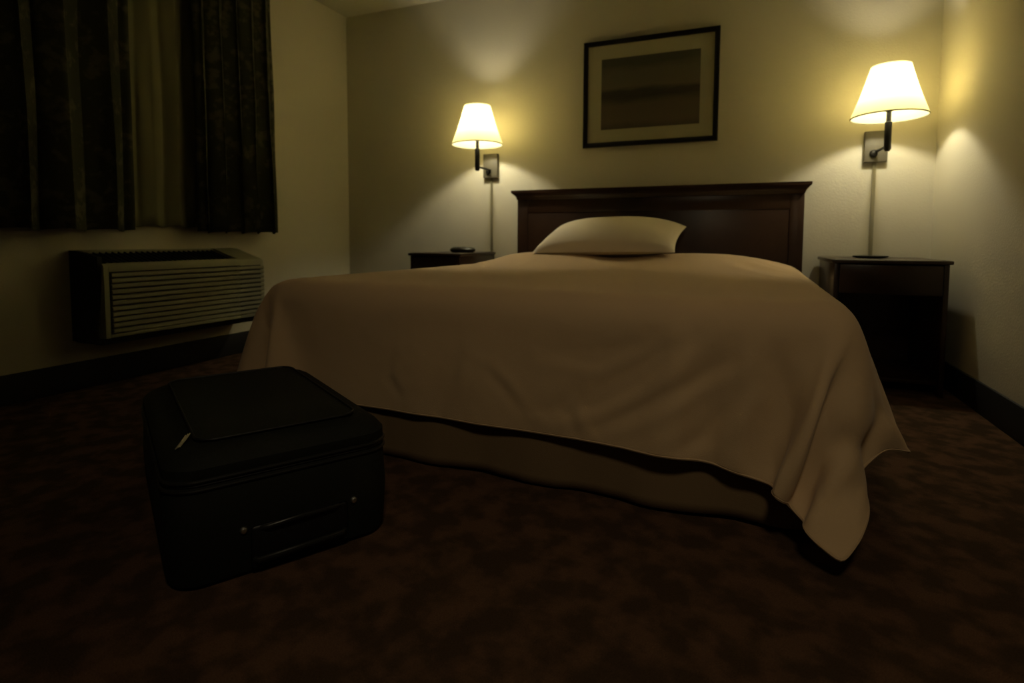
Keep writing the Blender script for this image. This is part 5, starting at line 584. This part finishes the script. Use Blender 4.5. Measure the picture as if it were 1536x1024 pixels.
    145,30,30,31,30,29,28,26,23,19,14,11,8,9,9,7,-1,-1,0,0,0,0,0,0,0,0,0,0,0,1,0,0,0,0,0,0,0,0,0,0,0,0,0,0,0,0,0,0,0,-1,0,0,0,0,0,0,0,0,0,1,1,-1,-2,-2,-3,-4,-3,-5,-4,-5,-5,-3,-3,-9,-12,-15,-17,-19,-20,-21,-21,-18,-15,-16,-20,-22,-25,
    140,30,30,29,29,26,24,22,19,16,12,9,8,9,10,7,-2,-2,0,0,0,0,0,0,0,0,0,0,0,0,0,0,0,1,0,0,0,0,0,0,0,0,0,0,-1,0,0,0,0,0,0,0,0,0,0,0,0,0,0,1,1,-1,-2,-3,-3,-3,-4,-5,-5,-5,-5,-2,-2,-9,-11,-14,-15,-16,-17,-17,-18,-16,-14,-17,-19,-21,-24,
    134,30,28,27,25,23,21,19,18,13,10,8,8,10,9,7,-2,-3,0,0,0,0,0,0,0,0,0,0,0,0,0,0,0,0,0,0,0,0,0,0,0,0,0,0,0,0,0,0,0,0,0,0,0,0,0,0,0,0,0,1,1,-1,-2,-3,-3,-4,-4,-5,-5,-6,-4,-1,-1,-9,-12,-12,-15,-14,-15,-13,-13,-13,-15,-18,-19,-19,-22,
    126,28,25,24,22,21,19,18,16,11,9,7,9,9,10,6,-1,-4,-1,-1,0,1,0,0,0,0,0,0,0,0,0,0,0,0,0,0,0,0,0,0,0,0,0,0,0,0,0,0,0,0,0,0,0,0,0,0,0,0,0,1,1,-1,-2,-3,-4,-4,-4,-5,-6,-5,-4,0,-1,-9,-12,-12,-13,-15,-13,-10,-8,-10,-15,-18,-17,-16,-20,
    114,24,23,21,21,20,19,16,13,10,8,7,9,10,9,7,-2,-4,-2,-1,0,0,0,0,0,1,0,0,0,0,0,0,0,0,0,0,0,0,0,0,0,0,0,0,0,0,0,0,0,0,0,0,0,0,-1,0,0,1,0,1,1,-1,-2,-3,-4,-4,-5,-5,-6,-5,-4,2,-1,-9,-13,-12,-12,-15,-13,-8,-4,-7,-13,-16,-14,-13,-19,
    96,23,21,20,20,20,17,15,11,8,7,9,9,9,9,7,-2,-4,-3,-1,0,0,0,0,0,0,0,0,1,0,0,0,0,0,0,0,0,0,0,0,0,0,0,0,0,0,0,0,0,0,0,-1,0,0,0,0,0,1,1,1,0,-1,-3,-3,-3,-4,-5,-6,-6,-5,-3,3,0,-10,-13,-12,-12,-14,-13,-8,-1,-4,-10,-13,-12,-12,-16,
    76,21,20,21,19,19,16,12,9,8,7,9,9,10,9,6,-1,-5,-3,-2,0,0,0,0,0,0,0,0,0,0,0,1,0,0,0,0,0,0,0,0,0,0,0,0,0,0,0,-1,0,0,0,0,0,0,0,0,0,1,1,1,0,-1,-3,-3,-4,-4,-5,-6,-6,-4,-2,4,0,-11,-13,-12,-11,-14,-12,-6,0,0,-6,-11,-12,-12,-15,
    54,20,21,20,19,17,14,10,8,8,7,9,9,10,9,6,-1,-5,-4,-2,0,0,0,0,0,0,0,0,0,0,0,0,0,1,0,0,0,0,0,0,0,0,0,-1,0,0,0,0,0,0,0,0,0,0,0,0,0,1,1,1,0,-1,-3,-3,-4,-4,-5,-7,-5,-4,-1,5,0,-11,-13,-12,-9,-12,-11,-5,2,3,-2,-9,-14,-14,-13,
    34,18,20,20,18,15,12,9,7,8,8,9,9,9,10,6,-2,-5,-4,-2,-1,0,0,0,0,0,0,0,0,0,0,0,0,0,0,0,0,0,0,0,0,0,0,0,0,0,0,0,0,0,0,0,0,0,0,0,0,1,1,1,0,-2,-2,-3,-4,-4,-6,-6,-5,-4,1,5,0,-10,-13,-9,-7,-10,-9,-5,1,4,0,-7,-13,-15,-12,
    16,15,18,19,16,14,10,8,7,8,8,9,9,10,9,5,-1,-4,-5,-3,-1,0,0,0,0,0,0,0,0,0,0,0,0,0,0,0,0,0,0,0,0,0,0,0,0,0,0,0,0,0,0,0,0,0,0,0,1,0,1,1,0,-2,-2,-4,-3,-4,-6,-6,-5,-2,2,4,-2,-8,-8,-5,-5,-7,-8,-6,-2,0,0,-5,-9,-11,-11,
]
raw = np.cumsum(np.array(STEPS, dtype=float).reshape(3, NY, NX).transpose(1, 2, 0), axis=1) / 1000.0
# finer weave of points between the settled ones (Catmull-Rom), then creases where the foot panel hangs
def finer(a, k):
    n = a.shape[0]
    p = np.concatenate([2*a[:1]-a[1:2], a, 2*a[-1:]-a[-2:-1]])
    t = np.linspace(0, n-1, (n-1)*k+1); i = np.minimum(t.astype(int), n-2); f = (t-i)[:, None, None]
    p0, p1, p2, p3 = p[i], p[i+1], p[i+2], p[i+3]
    return .5*(2*p1+(p2-p0)*f+(2*p0-5*p1+4*p2-p3)*f*f+(3*p1-p0-3*p2+p3)*f**3)
raw = finer(raw, 3).transpose(1, 0, 2); raw = finer(raw, 3).transpose(1, 0, 2)
NY, NX = raw.shape[:2]
CREASES = [([(.178, .235), (.307, .281), (.418, .353), (.506, .435), (.596, .53)], .026, .013),
    ([(.318, .213), (.42, .267), (.542, .347), (.656, .429)], .020, .010),
    ([(-.2, .186), (-.14, .3), (-.116, .365)], .020, .007), ([(.084, .224), (.03, .285), (-.025, .332)], .018, .007),
    ([(-.337, .214), (-.388, .276), (-.362, .345)], .018, .006), ([(.166, .408), (.305, .40), (.452, .467)], .024, .006),
    ([(.494, .166), (.596, .227), (.705, .381)], .022, .009), ([(.767, .145), (.777, .319), (.75, .453)], .030, .013),
    ([(.25, .18), (.229, .257), (.258, .319)], .018, .006)]
def crease_depth(x, z):
    s = 0
    for pts, wd, dp in CREASES:
        best, ti = 9, 0
        for q in range(len(pts)-1):
            ax, az = pts[q]; bx, bz = pts[q+1]; dx, dz = bx-ax, bz-az
            t = max(0, min(1, ((x-ax)*dx+(z-az)*dz)/(dx*dx+dz*dz)))
            d = math.hypot(x-ax-t*dx, z-az-t*dz)
            if d < best: best, ti = d, (q+t)/(len(pts)-1); sg = 1 if (x-ax)*dz-(z-az)*dx > 0 else -1
        if best < 3.5*wd:
            e = math.sin(math.pi*min(1, max(0, ti*.9+.05)))**.6; g = best/wd
            s += dp*e*(math.exp(-g*g)-.75*math.exp(-(g*sg-1.7)**2))
    return s
for j in range(NY):
    for i in range(NX):
        x, y, z = raw[j, i]
        f = min(1, max(0, (.53-z)/.1)) * min(1, max(0, (z-.12)/.04))
        if f > 0 and y < -1.97 and -.93 < x < .86:
            soft = noise.noise(Vector((x*2.2+z*2.0, z*3.5-x*.8, 4.0)))*.010
            raw[j, i, 1] += min(.005, f*(crease_depth(x, z)*(.7 if x > .12 else .5)-max(-.004, soft)))
bm = bmesh.new()
gv = [[bm.verts.new(raw[j, i]) for i in range(NX)] for j in range(NY)]
for j in range(NY-1):
    for i in range(NX-1): bm.faces.new((gv[j][i], gv[j][i+1], gv[j+1][i+1], gv[j+1][i]))
sp = obj('bedspread', bm, M['spread'], None, mods=(('SUBSURF', dict(levels=0, render_levels=1, boundary_smooth='PRESERVE_CORNERS')), ('SOLIDIFY', dict(thickness=.006, offset=0))))
sp.location = bed.location; sp.rotation_euler = bed.rotation_euler
tag(sp, 'plain beige bedspread draped over the bed, its corner nearly touching the carpet', 'bedspread')
# stitched hem band a few centimetres above the edge: a raised cord following the cloth
def hem_line(k, r):
    P = [Vector(raw[j, k]) for j in range(0, NY-1-k)] + [Vector(raw[NY-1-k, i]) for i in range(k, NX-1-k)] + [Vector(raw[j, NX-1-k]) for j in range(NY-1-k, -1, -1)]
    for _ in range(2): P = [P[0]] + [P[i]*.5+(P[i-1]+P[i+1])*.25 for i in range(1, len(P)-1)] + [P[-1]]
    b = bmesh.new(); tube(b, P, r, 6); return b
obj('hem', hem_line(0, .0045), M['spread'], sp)

# visible pillow leaning on the headboard
bm = bmesh.new(); merge(bm, cushion(.41, .25, .122, .5))
pl = obj('pillow', bm, M['pillow'])
pl.location = (-.725, 3.315, .722); pl.rotation_euler = (math.radians(17), math.radians(-1), math.radians(-2))
tag(pl, 'single plump pale pillow leaning on the headboard on top of the bedspread', 'pillow')

# ------------------------------------------------------------------ nightstands
def nightstand(x0, x1, y0, y1, zt, label):
    cx = (x0+x1)/2; w = (x1-x0)/2; d = y1-y0
    o = thing('nightstand', label, 'nightstand', (cx, y0, 0), 0, 'nightstands beside the headboard')
    bm = bmesh.new(); box(bm, -w, w, 0, d, zt-.018, zt, .005); obj('table_top', bm, M['woodtop'], o)
    b2 = zt-.165
    bm = bmesh.new()
    box(bm, -w+.012, -w+.032, .012, d, 0, zt-.018, .002); box(bm, w-.032, w-.012, .012, d, 0, zt-.018, .002)
    box(bm, -w+.032, w-.032, d-.018, d-.002, .05, zt-.018); box(bm, -w+.032, w-.032, .03, d-.018, b2, b2+.012)
    obj('case', bm, M['wood'], o)
    bm = bmesh.new(); box(bm, -w+.035, w-.035, .008, .026, b2+.003, zt-.024, .003); dr = obj('drawer', bm, M['wood'], o)
    bm = bmesh.new(); box(bm, -w+.032, w-.032, .035, d-.018, .05, .068, .002); obj('shelf', bm, M['wood'], o)
    return o
nightstand(.409, .893, 3.087, 3.645, .632, 'dark wooden nightstand in the right corner, flat tray on its top')
nightstand(-2.0, -1.615, 3.10, 3.645, .632, 'dark wooden nightstand left of the bed, partly hidden by the bedspread')

bm = bmesh.new(); lathe(bm, [(.0, 0), (.06, 0), (.078, .006), (.080, .012), (.074, .012), (.06, .006), (.0, .006)], 40)
o = obj('tray', bm, M['black']); o.location = (.62, 3.38, .6325); tag(o, 'flat dark round tray lying on the right nightstand under the wall lamp cord', 'tray')
bm = bmesh.new()
lathe(bm, [(.0, 0), (.075, 0), (.090, .010), (.092, .022), (.080, .032), (.05, .038), (.0, .040)], 40, Matrix.Diagonal((1, .62, 1, 1)))
o = obj('dish', bm, M['black']); o.location = (-1.735, 3.36, .6325); tag(o, 'low dark oval dish on the left nightstand', 'dish')

# ------------------------------------------------------------------ wall lamps
def wall_lamp(px, sx_, y, zb, label):
    o = thing('wall_lamp', label, 'wall lamp', (px, D, 1.155), 0, 'wall lamps beside the headboard')
    ys = y-D; dx = sx_-px; z0 = -1.155
    bm = bmesh.new(); box(bm, -.055, .055, -.032, 0, 0, .168, .004); p = obj('wall_plate', bm, M['plate'], o)
    bm = bmesh.new(); lathe(bm, [(.0, 0), (.018, 0), (.020, .006), (.014, .016), (.0, .018)], 24, Matrix.Translation((-.012, -.032, .045)) @ Matrix.Rotation(math.pi/2, 4, 'X')); obj('knob', bm, M['bronze'], p)
    bm = bmesh.new(); tube(bm, [(0, -.030, .055), (dx*.5, ys*.5, .052), (dx, ys, .048)], .0075, 12); obj('swing_arm', bm, M['bronze'], o)
    bm = bmesh.new(); lathe(bm, [(.0, .02), (.010, .02), (.016, .03), (.016, .165), (.011, .17), (.011, .215), (.017, .22), (.017, .255), (.0, .255)], 24, Matrix.Translation((dx, ys, 0))); obj('stem', bm, M['bronze'], o)
    zs = zb+z0
    bm = bmesh.new(); N = []
    prof = [(.168, 0), (.169, .004), (.168, .008)] + [(.168-.080*(k/10)**1.0-.004*math.sin(math.pi*k/10), .008+.244*k/10) for k in range(1, 11)] + [(.088, .255)]
    lathe(bm, prof, 64, Matrix.Translation((dx, ys, zs)))
    sh = obj('lamp_shade', bm, M['shade'], o, mods=(('SOLIDIFY', dict(thickness=.0015, offset=-1)),))
    bm = bmesh.new(); c = [(dx+.1675*math.cos(a*math.pi/24), ys+.1675*math.sin(a*math.pi/24), zs+.004) for a in range(48)]; tube(bm, c, .003, 8, True)
    obj('shade_trim', bm, M['trim'], sh)
    bm = bmesh.new()
    for a in range(3):
        an = a*2*math.pi/3+.5
        tube(bm, [(dx+.011*math.cos(an), ys+.011*math.sin(an), zs+.245), (dx+.087*math.cos(an), ys+.087*math.sin(an), zs+.250)], .0018, 6)
    tube(bm, [(dx+.03, ys, .250), (dx+.034, ys, .30), (dx+.008, ys, zs+.245)], .0015, 6)
    tube(bm, [(dx-.03, ys, .250), (dx-.034, ys, .30), (dx-.008, ys, zs+.245)], .0015, 6)
    tube(bm, [(dx-.03, ys, .250), (dx+.03, ys, .250)], .0015, 6)
    obj('shade_spider', bm, M['bronze'], sh)
    bm = bmesh.new(); lathe(bm, [(.0, 0), (.013, 0), (.014, .02), (.028, .055), (.031, .075), (.024, .098), (.0, .108)], 24, Matrix.Translation((dx, ys, .256)))
    b = obj('light_bulb', bm, M['bulb'], o); b.visible_shadow = True
    # cord cover running down to the nightstand height
    bm = bmesh.new(); box(bm, -.009, .009, -.007, 0, -.515, 0, .002); obj('cord_cover', bm, M['cord'], o)
    ld = bpy.data.lights.new('bulb_light', 'POINT'); ld.energy = BULB_W; ld.color = BULB_COL; ld.shadow_soft_size = .024
    lo = bpy.data.objects.new('bulb_light', ld); COL.objects.link(lo); lo.parent = o; lo.location = (dx, ys, .32)
    b.visible_shadow = False
    return o
wall_lamp(-1.656, -1.637, 3.385, 1.343, 'wall lamp with a lit cone shade, left of the headboard')
wall_lamp(.671, .672, 3.375, 1.343, 'wall lamp with a lit cone shade, right of the headboard near the corner')

# ------------------------------------------------------------------ fill spotlight added behind the camera to brighten bed front and carpet
cl = thing('added_fill_spot', 'small dark swivel spotlight added on the ceiling out of view as fill light', 'added fill light', (FILL_POS[0], FILL_POS[1], H))
bm = bmesh.new(); lathe(bm, [(.0, 0), (.05, 0), (.05, -.012), (.012, -.016), (.0, -.016)], 32); tube(bm, [(0, 0, -.01), (0, 0, -.04)], .006); obj('base', bm, M['bronze'], cl)
aim = (Vector(FILL_AIM)-Vector(FILL_POS)).normalized()
q = aim.to_track_quat('-Z', 'Y')
hm = Matrix.Translation((0, 0, -.05)) @ q.to_matrix().to_4x4()
bm = bmesh.new(); lathe(bm, [(.0, .06), (.025, .055), (.034, .03), (.045, -.05), (.043, -.05), (.032, .0), (.0, .01)], 32, hm); obj('fill_head', bm, M['bronze'], cl)
ld = bpy.data.lights.new('fill_light', 'SPOT'); ld.energy = FILL_W; ld.color = FILL_COL; ld.spot_size = math.radians(72); ld.spot_blend = 1.0; ld.shadow_soft_size = .18
lo = bpy.data.objects.new('fill_light', ld); COL.objects.link(lo); lo.parent = cl; lo.matrix_local = Matrix.Translation(Vector((0, 0, -.05))+aim*.055) @ q.to_matrix().to_4x4()

# ------------------------------------------------------------------ picture
px0, px1, pz0, pz1 = -.989, -.150, 1.326, 2.003
pc = thing('framed_picture', 'black framed seascape print with a wide mat above the headboard', 'picture', ((px0+px1)/2, D, pz0))
w = (px1-px0)/2; hh = pz1-pz0; fw = .030
bm = bmesh.new()
def fr(bm, pts_prof):
    t = bmesh.new(); R = []
    for off, y in pts_prof:
        R.append([t.verts.new(v) for v in ((-w+off, y, off), (w-off, y, off), (w-off, y, hh-off), (-w+off, y, hh-off))])
    for a, b in zip(R, R[1:]):
        for i in range(4): t.faces.new((a[i], a[(i+1) % 4], b[(i+1) % 4], b[i]))
    merge(bm, t)
fr(bm, [(0, -.001), (0, -.022), (.004, -.028), (.016, -.026), (.026, -.020), (fw, -.018), (fw, -.001), (0, -.001)])
obj('frame', bm, M['frame'], pc)
bm = bmesh.new(); box(bm, -w+.02, w-.02, -.010, -.002, .02, hh-.02); obj('mat_board', bm, M['mat'], pc, smooth=False)
cxp = (px0+px1)/2
bm = bmesh.new(); box(bm, -.870-cxp, -.259-cxp, -.0125, -.0101, 1.436-pz0, 1.885-pz0)
pr = obj('print', bm, M['art'], pc, smooth=False)
for v in pr.data.vertices: v.co.z += pz0
pr.location.z = -pz0

# ------------------------------------------------------------------ curtains
def curtain(name, y0, y1, xb, zb, zt, folds, amp, m, label, seed, group=None, skew=0.0, parent=None):
    t = bmesh.new(); NU, NV = folds*14, 26; rows = []
    rnd = random.Random(seed); ph = [rnd.uniform(-.7, .7) for _ in range(folds+2)]; am = [rnd.uniform(.65, 1.25) for _ in range(folds+2)]
    for k in range(NV+1):
        f = k/NV; row = []
        for i in range(NU+1):
            u = i/NU; c = u*folds; b = int(c); fr_ = c-b
            a = am[b]*(1-fr_)+am[b+1]*fr_; p = ph[b]*(1-fr_)+ph[b+1]*fr_
            g = .55+.45*f
            x = xb + amp*a*g*math.sin(2*math.pi*c+p) + .012*noise.noise(Vector((u*9, f*3, seed)))
            y = y0+(y1-y0)*u + .25*amp*math.sin(4*math.pi*c+p) + skew*f*u + .008*noise.noise(Vector((u*7, f*2, seed+5)))
            z = zt-(zt-zb-.006*math.sin(2*math.pi*c+1))*f
            row.append(t.verts.new((x, y, z)))
        rows.append(row)
    for a, b in zip(rows, rows[1:]):
        for i in range(NU): t.faces.new((a[i], a[i+1], b[i+1], b[i]))
    bm = bmesh.new(); merge(bm, t)
    return tag(obj(name, bm, m, mods=(('SOLIDIFY', dict(thickness=.003, offset=0)),)), label, 'curtain', group)
ZT = 2.35
curtain('curtain', .30, 1.89, XL+.115, .757, ZT, 9, .046, M['curtain'], 'dark patterned curtain panel at the left edge, above the air conditioner', 3, 'patterned curtain panels at the window')
curtain('curtain', 2.235, 2.79, XL+.115, .755, ZT, 5, .050, M['curtain'], 'dark patterned curtain panel nearest the corner of the room', 8, 'patterned curtain panels at the window', skew=.03)
curtain('sheer_curtain', 1.86, 2.27, XL+.048, .782, ZT, 3, .022, M['liner'], 'plain lighter lining curtain showing between the two dark panels', 5)
rod = thing('curtain_rod', 'dark curtain rod over the window', 'curtain rod', (XL, 1.53, ZT+.012))
bm = bmesh.new(); tube(bm, [(.095, -1.3, .012), (.095, 1.27, .012)], .012, 16); obj('rod', bm, M['bronze'], rod)
for yy in (-1.28, 0.0, 1.25):
    bm = bmesh.new(); box(bm, 0, .10, yy-.008, yy+.008, .026, .038, .002); box(bm, 0, .006, yy-.015, yy+.015, .0, .05, .002); obj('bracket', bm, M['bronze'], rod)

# ------------------------------------------------------------------ air conditioner
ay0, ay1, az0, az1, dep = 1.633, 2.575, .262, .655, .25
ac = thing('air_conditioner', 'beige wall air conditioner with a louvred front, under the window', 'air conditioner', (XL, ay0, 0))
L = ay1-ay0
# sleeve
bm = bmesh.new(); box(bm, 0, dep-.05, .012, L-.012, .225, .56, .004); extrude_prof(bm, [(0, .235), (dep-.046, .235), (dep-.046, .634), (.05, .660), (0, .662)], .001, .022); obj('sleeve', bm, M['acside'], ac)
TOPB, TOPF = .663, .600
def top_prof(off=0.0, x0=0.0):
    return [(dep-off, az0), (dep-off, TOPF-.012)] + [(dep-.003-off, TOPF-.003), (dep-.012-off, TOPF+.004-off*.4), (dep-.10, TOPF+.028-off), (.05, TOPB-.002-off), (x0, TOPB-off)]
def cap(bm, l0, l1, rnd=False):
    pr = top_prof() + [(0, az0)]
    n = 6 if rnd else 1
    t = bmesh.new(); R = []
    for k in range(n+1):
        f = k/n; l = l0+(l1-l0)*f
        s = (1-math.sqrt(max(0, 1-f*f)))*.045 if rnd else 0
        R.append([t.verts.new((max(0, x-s) if x > .02 else x, l, z-(s*.5 if z > .4 else 0))) for x, z in pr])
    for a, b in zip(R, R[1:]):
        m = len(a)
        for i in range(m): t.faces.new((a[i], a[(i+1) % m], b[(i+1) % m], b[i]))
    t.faces.new(R[0]); t.faces.new(R[-1]); merge(bm, t)
bm = bmesh.new()
extrude_prof(bm, [(x, z) for x, z in top_prof(.001) if x > dep-.05] + [(dep-.045, az0)], 0, .022)
cap(bm, L-.20, L-.055); cap(bm, L-.055, L, True)
# strip in front of and behind the top opening, and the face bands round the louvres
extrude_prof(bm, [(dep-.02, TOPF-.034), (dep, TOPF-.034), (dep, TOPF-.012), (dep-.003, TOPF-.003), (dep-.012, TOPF+.004), (dep-.024, TOPF+.006), (dep-.024, TOPF-.01)], .022, L-.20)
extrude_prof(bm, [(0, TOPB-.02), (.04, TOPB-.02), (.042, TOPB-.004), (0, TOPB)], .022, L-.20)
box(bm, dep-.02, dep, .022, L-.20, az0, az0+.016, .002)
obj('cabinet', bm, M['ac'], ac)
bm = bmesh.new()
n = 11; g0, g1 = az0+.018, TOPF-.036; pt = (g1-g0)/n
for i in range(n):
    z = g0+i*pt
    extrude_prof(bm, [(dep-.010, z+.001), (dep+.001, z+.002), (dep+.004, z+.006), (dep+.003, z+pt-.006), (dep-.010, z+pt-.003)], .032, L-.03)
obj('grille', bm, M['ac'], ac)
bm = bmesh.new(); box(bm, .045, dep-.021, .023, L-.201, az0+.017, TOPF-.035); box(bm, dep-.002, dep+.0006, L-.2, L-.052, az0+.018, TOPF-.036); extrude_prof(bm, [(.044, TOPF-.034), (dep-.0245, TOPF-.034), (dep-.0245, TOPF-.012), (.044, TOPB-.018)], .023, L-.201); obj('inner_box', bm, M['acdark'], ac, smooth=False)
bm = bmesh.new()
for i in range(24):
    y = .05+i*(L-.27)/23
    extrude_prof(bm, [(.046, TOPB-.030), (dep-.026, TOPF-.016), (dep-.026, TOPF-.004), (.046, TOPB-.010)], y-.002, y+.002)
obj('vent_louvres', bm, M['acdark'], ac, smooth=False)

# ------------------------------------------------------------------ suitcase
SX, SY, SZ = .72, .475, .235      # long axis, short axis, body height
ang = math.atan2(-.52, .85)
sc = thing('suitcase', 'black soft-sided rolling suitcase lying flat on the carpet at the foot of the bed', 'suitcase', (-1.212, 1.115, 0), ang)
def rbox(x, y, r, n=8):
    P = []
    for cx, cy, a in ((x-r, y-r, 0), (-x+r, y-r, 90), (-x+r, -y+r, 180), (x-r, -y+r, 270)):
        for i in range(n+1):
            t_ = math.radians(a+90*i/n); P.append((cx+r*math.cos(t_), cy+r*math.sin(t_)))
    return P
def loft(bm, rings):
    t = bmesh.new(); R = []
    for x, y, r, z in rings: R.append([t.verts.new((a, b, z)) for a, b in rbox(x, y, r)])
    for a, b in zip(R, R[1:]):
        for i in range(len(a)): t.faces.new((a[i], a[(i+1) % len(a)], b[(i+1) % len(a)], b[i]))
    t.faces.new(R[0]); t.faces.new(R[-1]); return merge(bm, t)
hx, hy = SX/2, SY/2
bm = bmesh.new(); loft(bm, [(hx-.02, hy-.02, .05, .004), (hx-.006, hy-.006, .06, .010), (hx, hy, .065, .03), (hx+.004, hy+.004, .065, .12), (hx, hy, .065, .215), (hx-.004, hy-.004, .062, .222)])
obj('body', bm, M['suit'], sc, mods=(('BEVEL', dict(width=.003, segments=1)),))
bm = bmesh.new(); loft(bm, [(hx-.004, hy-.004, .062, .226), (hx, hy, .065, .232), (hx, hy, .065, .256), (hx-.012, hy-.012, .062, .272), (hx-.04, hy-.035, .05, .285), (hx-.10, hy-.08, .04, .292), (hx-.2, hy-.15, .03, .295)])
lid = obj('lid', bm, M['suit'], sc)
def loop(x, y, r, z, rad): b = bmesh.new(); tube(b, [(a, c, z) for a, c in rbox(x, y, r)], rad, 8, True); return b
obj('piping', loop(hx+.001, hy+.001, .065, .232, .0042), M['suitpipe'], sc)
obj('piping', loop(hx+.001, hy+.001, .065, .214, .0042), M['suitpipe'], sc)
obj('zipper', loop(hx-.003, hy-.003, .063, .223, .0035), M['rubber'], sc)
# front pocket on the lid
bm = bmesh.new(); loft(bm, [(hx-.05, hy-.065, .04, .280), (hx-.052, hy-.066, .04, .296), (hx-.085, hy-.09, .035, .304), (hx-.16, hy-.13, .03, .306)])
pk = obj('pocket', bm, M['suit'], sc)
b = bmesh.new(); tube(b, [(a, c, .2975) for a, c in rbox(hx-.050, hy-.064, .041)], .003, 8, True); obj('pocket_zipper', b, M['rubber'], pk)
# end panel facing the camera (+x): retracted pull handle, recess, studs, feet
ex = hx+.003
bm = bmesh.new(); box(bm, ex-.004, ex+.005, -.085, .125, .022, .112, .008, 3); ep = obj('handle_recess', bm, M['rubber'], sc)
bm = bmesh.new(); tube(bm, [(ex+.003, -.078, .040), (ex+.012, -.072, .040), (ex+.013, .02, .042), (ex+.012, .110, .044), (ex+.003, .116, .044)], .006, 10); obj('pull_handle', bm, M['suitpipe'], sc)
bm = bmesh.new(); tube(bm, [(ex+.002, -.065, .104), (ex+.012, -.05, .108), (ex+.015, .02, .112), (ex+.012, .09, .110), (ex+.002, .105, .106)], .005, 10); obj('grab_handle', bm, M['suitpipe'], sc)
for yy in (-.098, .140):
    bm = bmesh.new(); lathe(bm, [(.0, .008), (.005, .007), (.0075, .004), (.008, 0)], 16, Matrix.Translation((ex-.001, yy, .108)) @ Matrix.Rotation(math.pi/2, 4, 'Y')); obj('rivet', bm, M['chrome'], sc)
for yy in (-.16, .16):
    bm = bmesh.new(); box(bm, hx-.06, hx-.022, yy-.03, yy+.03, .0, .02, .004); obj('foot', bm, M['rubber'], sc)
    bm = bmesh.new(); lathe(bm, [(.0, -.012), (.022, -.012), (.025, -.008), (.025, .008), (.022, .012), (.0, .012)], 24, Matrix.Translation((-hx+.03, yy, .025)) @ Matrix.Rotation(math.pi/2, 4, 'X')); obj('wheel', bm, M['rubber'], sc)
bm = bmesh.new()
for k in (-.0045, 0, .0045): tube(bm, [(.293+k, -.206-k, .287), (.275+k, -.193-k, .295), (.258+k, -.183-k, .302)], .0013, 8)
obj('zipper_pull', bm, M['chrome'], sc)
